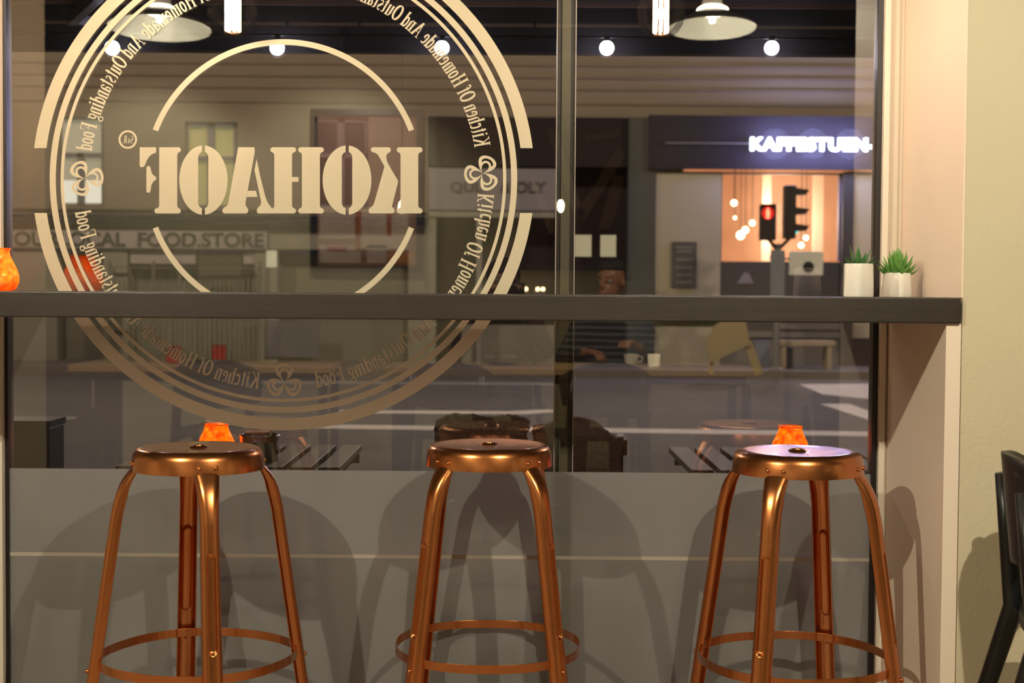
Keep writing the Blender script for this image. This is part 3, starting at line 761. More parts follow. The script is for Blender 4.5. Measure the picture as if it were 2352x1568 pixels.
# lit shop interior: a real room behind the opening
RWL = at(1650, 500, YF).x; RWR = at(1940, 500, YF).x; z0, z1 = at(1800, 600, YF).z, at(1800, 400, YF).z
rm = MB()
rm.box(RWL - .6, RWR + .6, YF + 2.4, YF + 2.5, z0 - .4, z1 + .5)
rm.box(RWL - .65, RWL - .6, YF + .05, YF + 2.5, z0 - .4, z1 + .5).box(RWR + .6, RWR + .65, YF + .05, YF + 2.5, z0 - .4, z1 + .5)
rm.box(RWL - .6, RWR + .6, YF + .05, YF + 2.5, z1 + .25, z1 + .3).box(RWL - .6, RWR + .6, YF + .05, YF + 2.5, z0 - .4, z0 - .35)
bp(rm, 'shop_room', mat('shop_room_wall', (.60, .40, .27), .8, noise=.2, nscale=3))
cols = MB(); 
for (a, b_) in ((1750, 1768), (1868, 1888)): fb(cols, a, 402, b_, 600, -1.3, -1.2)
bp(cols, 'room_column', mat('room_column', (.55, .42, .30), .7))
s = MB(); fb(s, 1650, 398, 1656, 600, -.05, .05); fb(s, 1926, 398, 1938, 600, -.05, .05); fb(s, 1650, 396, 1940, 402, -.05, .05); bp(s, 'shop_window_frame', fac['wframe'])
light('shop_room_light', (at(1815, 500, YF).x, YF + .7, z1 - .7), 140, (1, .80, .62), .25)
for (px, py, r, dd) in ((1686, 466, .055, 1.3), (1728, 512, .05, 1.4), (1701, 540, .075, 1.2), (1712, 528, .06, 1.5), (1840, 563, .05, 1.6), (1851, 546, .045, 1.4), (1688, 500, .03, 1.8)):
    p = at(px, py, YF + dd); lp = empty('pendant_lamp', (p.x, p.y, p.z))
    MB().ball((0, 0, 0), r, 14, 8).build('bulb', glow('shop_bulb', (1, .72, .42), 9), lp, smooth=True)
    MB().tube([(0, 0, r), (0, 0, z1 + .25 - p.z)], .006, 6).build('cord', M['black'], lp)
    tag(lp, 'small glowing bulb hanging inside the far lit shop', 'lamp', 'bulbs glowing inside the far lit shop')

# signs
sg = empty('shop_sign', (at(300, 548, YF).x, YF - .06, at(300, 570, YF).z)); tag(sg, 'long grey food store sign with dark green capitals', 'shop sign')
def sgbuild(root, mb, name, m):
    o = mb.build(name, m); o.parent = root; o.location = -Vector(root.location); return o
a = at(-200, 526, YF - .08); b_ = at(612, 572, YF - .08)
sgbuild(sg, MB().box(a.x, b_.x, YF - .10, YF, b_.z, a.z), 'sign_board', mat('food_sign_board', (.36, .32, .29), .7))
def signtext(root, txt, x0, y0, x1, y1, yy, m, off=0.0, ex=.01, name='sign_text', sp=1.0):
    a = at(x0, y0, yy); b_ = at(x1, y1, yy)
    o = text_obj(name, txt, a.x, b_.x, b_.z, a.z, yy, m, root, off, ex, sp); o.location = -Vector(root.location); return o
signtext(sg, 'OURLOCAL  FOOD.STORE', 33, 531, 606, 568, YF - .115, fac['letter'], .02)
s2 = empty('shop_sign', (at(1130, 430, YF).x, YF - .1, at(1130, 484, YF).z)); tag(s2, 'white sign board with dark slanted hand lettering, left of the mullion', 'shop sign')
a = at(985, 386, YF - .12); b_ = at(1290, 484, YF - .12)
sgbuild(s2, MB().box(a.x, b_.x, YF - .14, YF - .05, b_.z, a.z), 'sign_board', fac['signw'])
signtext(s2, 'QUL', 1035, 418, 1108, 445, YF - .155, fac['dletter'], .015)
signtext(s2, '& OLY', 1150, 416, 1254, 443, YF - .155, fac['dletter'], .015)
s3 = empty('neon_sign', (at(1865, 331, YF).x, YF - .3, at(1865, 350, YF).z)); tag(s3, 'glowing white rounded letter sign on the dark fascia', 'neon sign')
signtext(s3, 'KAFFESTUEN-', 1724, 315, 2010, 348, YF - .33, glow('white_neon', (.66, .70, 1.0), 9), .046, .03, 'neon_letters', 1.10)
s = MB(); fb(s, 1528, 326, 1722, 332, .26, .30); sgbuild(s3, s, 'mounting_rail', mat('grey_rail', (.12, .11, .12), .5))
for px in (1780, 1865, 1950):
    p = at(px, 331, YF - .5); light('neon_light', (p.x, YF - .55, p.z), 75, (.45, .48, 1.0), .25)
bb = MB(); fb(bb, 1543, 555, 1599, 660, .11, .14); o = bb.build('menu_board', [mat('chalk_board', (.075, .07, .055), .8, noise=.6, nscale=9)]); tag(o, 'dark chalk menu board fixed on the beige far wall', 'menu board')
txm = mat('chalk_text', (.20, .19, .16), .8)
s = MB()
for (x0, y0, x1) in ((1552, 566, 1592), (1555, 575, 1588), (1553, 594, 1592), (1552, 612, 1590), (1554, 629, 1590), (1552, 646, 1591)): fb(s, x0, y0, x1, y0 + 4, .14, .143)
s.build('chalk_writing', txm, o)

# street things in front of the far facade
def pole_thing(name, px, pyt, pyb, y, r, lab, cat, m):
    a = at(px, pyt, y); b_ = at(px, pyb, y); root = empty(name, (a.x, y, BZ)); tag(root, lab, cat)
    MB().tube([(0, 0, 0), (0, 0, a.z - BZ)], r, 14).lathe([(r * 2.1, 0), (r * 2.1, .03), (r, .05)], 14).build('pole', m, root, smooth='auto'); return root, a
YT = 18.9
galv = mat('galvanised_steel', (.30, .30, .31), .4, .6)
tl, a = pole_thing('traffic_light', 1786, 560, 850, YT, .055, 'traffic light post with a red pedestrian signal before the lit shop', 'traffic light', galv)
def rel(px, py, y): return at(px, py, y) - Vector(tl.location)
body = mat('signal_housing', (.018, .014, .014), .5)
def sig(px0, py0, px1, py1, yo):
    a = rel(px0, py0, YT - yo); b_ = rel(px1, py1, YT - yo); return a, b_
a, b_ = sig(1746, 470, 1781, 552, .15)
ped = MB().box(a.x, b_.x, -.22, -.04, b_.z, a.z).build('pedestrian_signal', body, tl, bevel=.02)
c_ = rel(1764, 489, YT - .24); red = glow('red_signal', (1, .10, .05), 7)
pm = MB().ball((c_.x, -.235, c_.z + .055), .022, 12, 8, (1, .4, 1)).box(c_.x - .03, c_.x + .03, -.25, -.23, c_.z - .02, c_.z + .035).box(c_.x - .026, c_.x - .004, -.25, -.23, c_.z - .085, c_.z - .018).box(c_.x + .004, c_.x + .026, -.25, -.23, c_.z - .085, c_.z - .018)
pm.build('red_man', red, ped)
hd = MB().tube([(c_.x, -.40, c_.z + .1), (c_.x, -.2, c_.z + .1)], .11, 16); MB().box(c_.x - .12, c_.x + .12, -.36, -.2, c_.z + .12, c_.z + .135).build('visor', body, ped)
MB().lathe([(.10, 0), (.10, .004)], 20, (0, 0, 0)).build('red_lens', mat('red_lens', (.3, .01, .01), .3, emit=(1, .03, .02), estr=.6), ped, loc=(c_.x, -.225, c_.z)).rotation_euler = (PI / 2, 0, 0)
a, b_ = sig(1803, 425, 1828, 548, .1)
veh = MB().box(a.x, b_.x, -.12, .1, b_.z, a.z).build('vehicle_signal', body, tl, bevel=.02)
for py in (432, 476, 514):
    p0 = rel(1826, py, YT); v = MB()
    vs_ = [(p0.x - .01, -.10, p0.z), (p0.x + .21, -.10, p0.z - .03), (p0.x + .21, .09, p0.z - .03), (p0.x - .01, .09, p0.z), (p0.x - .01, -.10, p0.z - .12), (p0.x + .16, -.10, p0.z - .11), (p0.x + .16, .09, p0.z - .11), (p0.x - .01, .09, p0.z - .12)]
    v.add(vs_, [(0, 1, 2, 3), (4, 7, 6, 5), (0, 4, 5, 1), (1, 5, 6, 2), (2, 6, 7, 3), (3, 7, 4, 0)]); v.build('visor', body, veh)
p0 = rel(1826, 532, YT); MB().ball((p0.x + .005, -.03, p0.z), .035, 12, 8).build('green_lens', glow('green_signal', (.02, .75, .75), 1.6), veh, smooth=True)
MB().bar(rel(1764, 548, YT), rel(1786, 575, YT), .05, .05).bar(rel(1786, 575, YT), rel(1815, 545, YT), .05, .05).build('bracket', body, tl)
MB().box(rel(1768, 600, YT).x, rel(1800, 600, YT).x, -.10, -.05, rel(1790, 700, YT).z, rel(1790, 575, YT).z).build('push_button_box', mat('post_box', (.22, .24, .25), .5), tl)
# white sign with round dark symbol
rs = empty('street_sign', (at(1862, 600, 19.0).x, 19.0, BZ)); tag(rs, 'white rectangular board with a dark round disc beside the signal post', 'sign')
a = at(1812, 577, 19.0) - rs.location; b_ = at(1890, 632, 19.0) - rs.location
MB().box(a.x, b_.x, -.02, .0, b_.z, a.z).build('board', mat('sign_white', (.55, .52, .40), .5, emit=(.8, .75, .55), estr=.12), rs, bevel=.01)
c_ = at(1856, 613, 19.0) - rs.location
MB().lathe([(0, 0), (.088, 0), (.088, .012), (0, .012)], 28).build('disc', fac['darkf'], rs, loc=(c_.x, -.025, c_.z)).rotation_euler = (PI / 2, 0, 0)
MB().bar((a.x - .19, -.06, b_.z + .12), (a.x + .1, .02, b_.z + .12), .03, .03).bar((a.x - .19, -.06, a.z - .12), (a.x + .1, .02, a.z - .12), .03, .03).build('bracket', galv, rs)
ts = empty('warning_sign', (at(1712, 640, YF - .06).x, YF - .06, at(1712, 640, YF).z)); tag(ts, 'small pale triangular sticker on the dark base of the lit shop', 'sign')
MB().add([(-.14, 0, -.08), (.14, 0, -.08), (.06, 0, .09), (-.02, 0, .11), (-.14, .008, -.08), (.14, .008, -.08), (.06, .008, .09), (-.02, .008, .11)], [(0, 1, 2, 3), (7, 6, 5, 4), (0, 4, 5, 1), (1, 5, 6, 2), (2, 6, 7, 3), (3, 7, 4, 0)]).build('triangle', fac['signw'], ts)
rp = at(1779, 591, 19.1)
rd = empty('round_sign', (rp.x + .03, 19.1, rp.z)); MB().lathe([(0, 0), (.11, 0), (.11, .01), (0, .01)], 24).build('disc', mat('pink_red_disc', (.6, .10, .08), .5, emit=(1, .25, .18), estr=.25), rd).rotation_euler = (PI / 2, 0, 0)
MB().bar((0, .03, -.2), (0, .03, BZ - rp.z), .03, .03, up=(0, 1, 0)).build('post', galv, rd); MB().bar((0, .03, 0), (0, .03, -.25), .03, .03, up=(0, 1, 0)).build('post', galv, rd)
tag(rd, 'small round red sign below the pedestrian signal', 'sign')
# bench; tan shape put in for a mirrored chair
bn = empty('bench', (at(1850, 800, 19.6).x, 19.6, BZ)); tag(bn, 'pale wooden bench standing in front of the lit far shop', 'bench')
a = at(1786, 781, 19.6) - bn.location; b_ = at(1912, 793, 19.6) - bn.location; wood = mat('bench_wood', (.40, .32, .22), .6)
MB().box(a.x, b_.x, -.2, .2, b_.z, a.z).build('seat', wood, bn)
for x in (a.x + .05, b_.x - .12): MB().box(x, x + .07, -.18, .18, 0, b_.z).build('leg', wood, bn)
bx_ = at(1740, 820, 19.7)
for (x0, y0, x1, y1, lab) in ((1738, 782, 1772, 826, 'blue grey crate left of the far bench post'), (1796, 798, 1826, 822, 'blue grey crate under the far bench')):
    a = at(x0, y0, 19.75); b_ = at(x1, y1, 19.75); z_ = BZ
    o = MB().box(a.x, b_.x, 19.90, 20.13, z_, a.z).box(a.x - .01, b_.x + .01, 19.89, 20.14, a.z - .03, a.z).build('crate', mat('blue_grey_crate', (.16, .18, .25), .6), bevel=.01); tag(o, lab, 'crate')
ab = empty('chair_reflection_shape', (at(1690, 835, 17.8).x, 17.8, BZ)); tag(ab, 'tan tilted shape standing in for a mirrored chair, right of the seated man', 'board')
tan = mat('tan_shape', (.34, .26, .13), .6, noise=.15, nscale=3)
def P3(px, py, y): return at(px, py, y) - ab.location
q = [P3(1620, 795, 17.8), P3(1640, 748, 17.8), P3(1660, 737, 17.8), P3(1712, 735, 17.8), P3(1722, 790, 17.8), P3(1630, 834, 17.8)]
n = len(q); MB().add([(v.x, -.02, v.z) for v in q] + [(v.x, .02, v.z) for v in q], [tuple(range(n)), tuple(range(2 * n - 1, n - 1, -1))] + [(i, n + i, n + (i + 1) % n, (i + 1) % n) for i in range(n)]).build('panel', tan, ab)
l_ = P3(1718, 786, 17.8); l2 = P3(1745, 840, 17.8); MB().bar((l_.x, .05, l_.z), (l2.x, .05, 0), .05, .13, up=(1, 0, 0)).build('leg', tan, ab)
l_ = P3(1635, 825, 17.8); MB().bar((l_.x, .05, l_.z), (l_.x, .05, 0), .05, .06, up=(1, 0, 0)).build('leg', tan, ab)
# added street lamps, unseen above the frame, light the street
for k, (x, y, z, e_) in enumerate([(-8, 13.5, 7.0, 950), (0.5, 12.5, 7.0, 950), (9, 13.5, 7.0, 950)]):
    r_ = empty('added_street_lamp', (x, y, RZ)); tag(r_, 'unseen street lamp added high over the road to light the street', 'street lamp', 'added street lamps over the road')
    MB().lathe([(.05, 7.35), (.28, 7.30), (.30, 7.26), (.05, 7.34)], 20).build('lamp_head', M['blackm'], r_)
    MB().tube([(-9, 0, 7.6), (9, 0, 7.6)], .01, 6).tube([(0, 0, 7.35), (0, 0, 7.6)], .01, 6).build('span_wire', M['blackm'], r_)
    light('lamp_light', (0, 0, 7.18), e_, (1, .80, .62), .2, r_)

# ================================================================== CANOPY + FESTOON
YC = 2.75
zv0 = at(1176, 126, YC).z; zv1 = at(1176, 14, YC).z
aw = empty('awning', (0, .12, 2.62)); tag(aw, 'dark awning with a black valance over the cafe terrace', 'awning')
def awb(mb, name, m): o = mb.build(name, m, aw); o.location = (0, -.12, -2.62); return o
vs_ = [(-3.2, .12, 2.66), (3.2, .12, 2.66), (3.2, YC, zv1 + .03), (-3.2, YC, zv1 + .03), (-3.2, .12, 2.64), (3.2, .12, 2.64), (3.2, YC, zv1 + .01), (-3.2, YC, zv1 + .01)]
awb(MB().add(vs_, [(0, 1, 2, 3), (7, 6, 5, 4), (0, 4, 5, 1), (2, 6, 7, 3), (0, 3, 7, 4), (1, 5, 6, 2)]), 'canopy', mat('awning_cloth', (.016, .010, .009), .9))
awb(MB().box(-3.2, 3.2, YC, YC + .012, zv0, zv1 + .03), 'valance', mat('valance_cloth', (.005, .0035, .0035), .9))
awb(MB().box(-3.2, 3.2, YC - .03, YC + .03, zv1 - .005, zv1 + .035), 'front_rail', mat('awning_rail', (.14, .09, .075), .4, .4))
ar = MB(); 
ar.bar(at(165, 45, 2.2), at(260, -45, 1.6), .035, .05).bar(at(165, 45, 2.2), at(205, 48, 2.72), .03, .04)
awb(ar, 'folding_arm', mat('arm_metal', (.25, .24, .30), .35, .6))
ar = MB(); ar.bar(at(2250, 45, 2.2), at(2350, -45, 1.6), .035, .05); awb(ar, 'folding_arm', mat('arm_metal', (.25, .24, .30), .35, .6))
bulbm = glow('festoon_glow', (.90, .90, 1.0), 14)
YB = 2.62; b0 = None
ft = empty('festoon_cable', (0, YB, at(1176, 70, YB).z)); tag(ft, 'black cable of the bulb string under the awning edge', 'cable')
MB().tube([Vector((x, 0, at(1176, 84, YB).z - at(1176, 70, YB).z)) for x in (-3.1, 0, 3.1)], .005, 8).build('cable', M['black'], ft)
for k in range(0, 5):
    px = 258 + 378.6 * k; p = at(px, 110, YB)
    if b0 is None:
        o = b0 = empty('festoon_bulb')
        MB().ball((0, 0, 0), .032, 18, 12, (1, 1, 1)).build('globe', bulbm, o, smooth=True)
        MB().tube([(0, 0, .028), (0, 0, .052)], .014, 12).build('socket', M['black'], o, smooth='auto')
        light('bulb_light', (0, 0, -.01), 8, COOL, .034, o)
    else: o = copy_tree(b0)
    o.location = p
    nm = {0: 'leftmost in view, over the ring lettering', 1: 'above the top of the inner arc', 2: 'over the right side of the ring lettering', 3: 'just right of the mullion', 4: 'rightmost in view, above the neon sign'}[k]
    tag(o, 'round glowing white festoon bulb under the awning, ' + nm, 'light bulb', 'festoon bulbs under the awning')

# ================================================================== PATIO FURNITURE
def patio_table(x0, x1, y0, y1, m, lab):
    root = empty('patio_table', ((x0 + x1) / 2, (y0 + y1) / 2, PZ)); tag(root, lab, 'table', 'slatted folding patio tables')
    W, Dp = (x1 - x0) / 2, (y1 - y0) / 2; H = TZ - PZ; n = max(2, round((x1 - x0) / .087)); pit = (x1 - x0) / n
    for i in range(n):
        a = -W + i * pit; MB().box(a, a + pit - .022, -Dp, Dp, H - .020, H).build('slat', m, root, bevel=.002)
    fr = MB()
    for y in (-Dp + .09, Dp - .09): fr.box(-W + .01, W - .02, y - .012, y + .012, H - .05, H - .0205)
    fr.build('frame', M['blackm'], root)
    for s in (-1, 1):
        for t in (-1, 1):
            MB().bar((t * W * .85, s * (Dp - .06), H - .045), (-t * W * .85, s * (Dp - .06), .01), .014, .035, up=(0, 1, 0)).build('leg', M['blackm'], root)
    return root
patio_table(at(1536, 1022, 1.02).x, at(2066, 1022, 1.02).x, .40, 1.02, M['slat'], 'purplish slatted wooden patio table outside on the right')
patio_table(-1.16, at(846, 1022, 1.02).x, .40, 1.02, M['olive'], 'olive brown slatted patio table outside on the left')
def patio_chair(x, y, rz, lab):
    root = empty('patio_chair', (x, y, PZ), rz); tag(root, lab, 'chair', 'wooden folding chairs with fur throws')
    for s in (-1, 1):
        MB().bar((s * .118, .10, 0), (s * .118, -.12, .80), .02, .035).build('leg', M['chairwood'], root)
        MB().bar((s * .100, -.22, 0), (s * .100, .16, .44), .02, .035).build('leg', M['chairwood'], root)
    for z, t in ((.76, .05), (.64, .05), (.54, .05)):
        yy = .10 - .22 * z / .80 - .012
        MB().box(-.140, .140, yy - .018, yy, z - t / 2, z + t / 2).build('back_slat', M['chairwood'], root, bevel=.003)
    for k in range(5): MB().box(-.095, .095, -.02 + k * .075, .04 + k * .075, .43, .447).build('seat_slat', M['chairwood'], root)
    return root
def throw(x, y, rz, W, top, lab, seed):
    """fur draped over a chair back: a thick folded sheet"""
    rr = random.Random(seed); mb = MB(); nx, nt_ = 22, 26; vs_ = []
    for i in range(nx + 1):
        u = i / nx; xx = (u - .5) * W
        hump = .034 * math.sin(PI * u) - (.045 * (u - .35) if seed == 4 else 0) + .012 * math.sin(7 * u + seed)
        for j in range(nt_ + 1):
            t = j / nt_ * 2 - 1            # -1 front bottom .. 1 back bottom
            if abs(t) < .2: yy = .032 * math.sin(t / .2 * PI / 2); zz = top + hump + .028 * math.cos(t / .2 * PI / 2)
            else: yy = math.copysign(.032 + .02 * (abs(t) - .2) + .008 * math.sin(9 * u + 3 * t), t); zz = top + hump - (abs(t) - .2) * (.36 + .05 * math.sin(5 * u + seed))
            vs_.append((xx + .006 * math.sin(20 * t + i), yy, zz))
    mb.add(vs_, [(i * (nt_ + 1) + j, i * (nt_ + 1) + j + 1, (i + 1) * (nt_ + 1) + j + 1, (i + 1) * (nt_ + 1) + j) for i in range(nx) for j in range(nt_)])
    o = mb.build('fur_throw', M['fur'], smooth=True); o.location = (x, y, PZ); o.rotation_euler.z = rz
    so = o.modifiers.new('thick', 'SOLIDIFY'); so.thickness = .018; so.offset = 1
    tx = bpy.data.textures.new('fur_noise', 'CLOUDS'); tx.noise_scale = .018
    sb = o.modifiers.new('sub', 'SUBSURF'); sb.levels = 2; sb.render_levels = 2
    dm = o.modifiers.new('shag', 'DISPLACE'); dm.texture = tx; dm.strength = .016
    tag(o, lab, 'fur throw', 'fur throws over the patio chairs'); return o
xa = at(1108, 1000, .75).x; xb = at(1342, 1000, .80).x
patio_chair(xa, .80, .12, 'wooden folding patio chair under the left fur throw')
patio_chair(xb, .86, -.06, 'wooden folding patio chair with its rail end bare, right of the mullion')
throw(xa, .80 - .12, .12, .28, .795, 'dark fur throw humped over the left patio chair back', 1)
throw(xb - .025, .86 - .12, -.06, .275, .775, 'dark fur throw over the patio chair crossing behind the mullion', 4)
ash = empty('ashtray', (at(597, 1020, .58).x, .58, TZ)); tag(ash, 'round steel ashtray beside the left amber candle jar outside', 'ashtray')
MB().lathe([(0, 0), (.058, 0), (.060, .003), (.060, .072), (.0615, .075), (.060, .078), (.057, .075), (.057, .012), (0, .012)], 48).build('bowl', M['steel'], ash, smooth='auto')
MB().lathe([(0, .035), (.052, .035), (.052, .045), (0, .045)], 32).build('sand', M['soil'], ash)
MB().tube([(.028, .01, .045), (.036, .0, .100)], .0038, 8).build('cigarette_stub', M['enamel'], ash)
pl = empty('planter', (at(74, 1000, .55).x, .55, PZ)); tag(pl, 'square black planter box outside at the lower left of the window', 'planter')
W = .074; Hh = at(82, 966, .48).z - PZ
MB().box(-W, W, -W, W, 0, Hh - .02).build('box', M['black'], pl, bevel=.004)
MB().box(-W - .004, W + .004, -W - .004, W + .004, Hh - .02, Hh).build('rim', M['black'], pl)

# ================================================================== ROOM SIDE (seen in the glass)
def shell_chair(label, x, y, rz, src=None):
    if src: root = copy_tree(src)
    else:
        root = empty('dining_chair')
        nx, nz = 20, 16; vs_ = []
        for i in range(nx + 1):
            u = (i / nx - .5) * 2
            for j in range(nz + 1):
                t = j / nz
                hw = .215 * (1 - .12 * (1 - t)) ; top = .80 - .075 * abs(u) ** 3.0; bot = .60 - .02 * (1 - u * u)
                z = bot + (top - bot) * t
                yy = .215 + .10 * (z - .45) - .115 * u * u
                vs_.append((u * hw, yy, z))
        mb = MB().add(vs_, [(i * (nz + 1) + j, i * (nz + 1) + j + 1, (i + 1) * (nz + 1) + j + 1, (i + 1) * (nz + 1) + j) for i in range(nx) for j in range(nz)])
        bk = mb.build('backrest', M['black'], root, smooth=True); so = bk.modifiers.new('t', 'SOLIDIFY'); so.thickness = .014; so.offset = 0
        vs_ = []
        for i in range(nx + 1):
            u = (i / nx - .5) * 2
            for j in range(nz + 1):
                t = (j / nz - .5) * 2; k = math.sqrt(max(0, 1 - .30 * t * t)) if True else 1
                vs_.append((u * .22 * (1 - .10 * t * t), t * .21 * math.sqrt(1 - .25 * u * u), .455 - .014 * (1 - u * u) * (1 - t * t)))
        st_ = MB().add(vs_, [(i * (nz + 1) + j, i * (nz + 1) + j + 1, (i + 1) * (nz + 1) + j + 1, (i + 1) * (nz + 1) + j) for i in range(nx) for j in range(nz)]).build('seat', M['black'], root, smooth=True)
        so = st_.modifiers.new('t', 'SOLIDIFY'); so.thickness = .022; so.offset = 0
        for s in (-1, 1):
            MB().tube([(s * .155, .235, .74), (s * .165, .218, .60), (s * .175, .205, .45), (s * .195, .335, 0)], [.016, .021, .022, .016], 12).build('leg', M['blackm'], root, smooth=True)
            MB().tube([(s * .17, -.14, .44), (s * .19, -.20, 0)], [.018, .013], 12).build('leg', M['blackm'], root, smooth=True)
            MB().tube([(s * .172, .205, .435), (s * .17, -.14, .435)], .011, 10).build('seat_rail', M['blackm'], root, smooth=True)
    root.location = (x, y, 0); root.rotation_euler.z = rz
    tag(root, label, 'chair', 'black dining chairs in the cafe'); return root
# backrest side is local +y
c0 = shell_chair('black curved back dining chair at the right edge against the cream wall', 1.245, -.93, math.radians(78))
shell_chair('black dining chair with its back to the window, left of the middle table', -.28, -2.92 + .02, math.radians(3), c0)
shell_chair('black dining chair with its back to the window, right end of the middle table', .42, -2.88, math.radians(-4), c0)
shell_chair('black dining chair tucked at the left table', -1.35, -2.92, math.radians(2), c0)
cm = shell_chair('black dining chair under the man in the striped sweater', .55, -4.06, math.radians(180), c0)
cp = shell_chair('black dining chair under the person taking the photograph', -.02, -4.22, math.radians(180), c0)
def wood_table(x0, x1, y0, y1, lab):
    root = empty('dining_table', ((x0 + x1) / 2, (y0 + y1) / 2, 0)); tag(root, lab, 'table', 'wooden cafe tables')
    W, Dp = (x1 - x0) / 2, (y1 - y0) / 2
    MB().box(-W, W, -Dp, Dp, .715, .75).build('tabletop', M['table'], root, bevel=.004)
    MB().box(-W + .06, W - .06, -Dp + .06, Dp - .06, .67, .7148).build('apron', M['blackm'], root)
    for s in (-1, 1):
        for t in (-1, 1): MB().box(s * (W - .06) - .02, s * (W - .06) + .02, t * (Dp - .06) - .02, t * (Dp - .06) + .02, 0, .67).build('leg', M['blackm'], root)
    return root
wood_table(-2.15, -.86, -3.70, -3.12, 'wooden cafe table on the left with two red candle glasses')
wood_table(-.62, 1.20, -3.66, -3.10, 'long wooden cafe table in front of the two seated people')
for px, yy, lab in ((400, -3.28, 'red candle glass nearer the left end of the wooden table'), (503, -3.50, 'red candle glass further back on the wooden table')):
    p = mirrored(px, 825, yy); r_ = empty('candle_glass', (p.x, yy, .75)); tag(r_, lab, 'candle glass', 'red candle glasses')
    mb = MB(); prof = [(.030, 0), (.036, .004), (.037, .085), (.034, .085), (.033, .006), (0, .006)]; mb.lathe(prof, 24); mb.build('glass', M['redjar'], r_, smooth='auto')
    cn = MB().lathe([(0, .0065), (.018, .0065), (.018, .02), (0, .02)], 16).build('candle', M['wax'], r_); MB().ball((0, 0, .032), .008, 10, 8, (1, 1, 1.6)).build('flame', M['flame'], cn, smooth=True)
p = mirrored(1502, 832, -3.35); r_ = empty('candle_glass', (p.x, -3.35, .75)); tag(r_, 'pale tealight glass on the long table by the man', 'candle glass')
MB().lathe([(.028, 0), (.032, .06), (.030, .06), (.027, .005), (0, .005)], 24).build('glass', mat('pale_glow_glass', (.8, .7, .5), .3, emit=(1, .8, .5), estr=.9), r_, smooth='auto')
p = mirrored(1450, 828, -3.45); r_ = empty('coffee_cup', (p.x, -3.45, .75)); tag(r_, 'white coffee cup on the long table before the man', 'cup')
MB().lathe([(.025, 0), (.030, .004), (.040, .055), (.037, .055), (.027, .008), (0, .008)], 24).build('bowl', M['pot'], r_, smooth='auto'); MB().tube([(.036, 0, .045), (.058, 0, .04), (.052, 0, .018), (.030, 0, .014)], .004, 8).build('handle', M['pot'], r_, smooth=True)
p = mirrored(1165, 838, -3.4); r_ = empty('shoulder_bag', (-.05, -3.36, .75)); tag(r_, 'small black bag lying on the long table', 'bag')
MB().ball((0, 0, .035), .11, 20, 12, (1, .5, .32)).build('pouch', M['black'], r_, smooth=True); MB().tube([(-.08, 0, .06), (-.03, .0, .10), (.05, 0, .10), (.10, 0, .05), (.17, .02, .008)], .006, 8).build('strap', M['black'], r_, smooth=True)

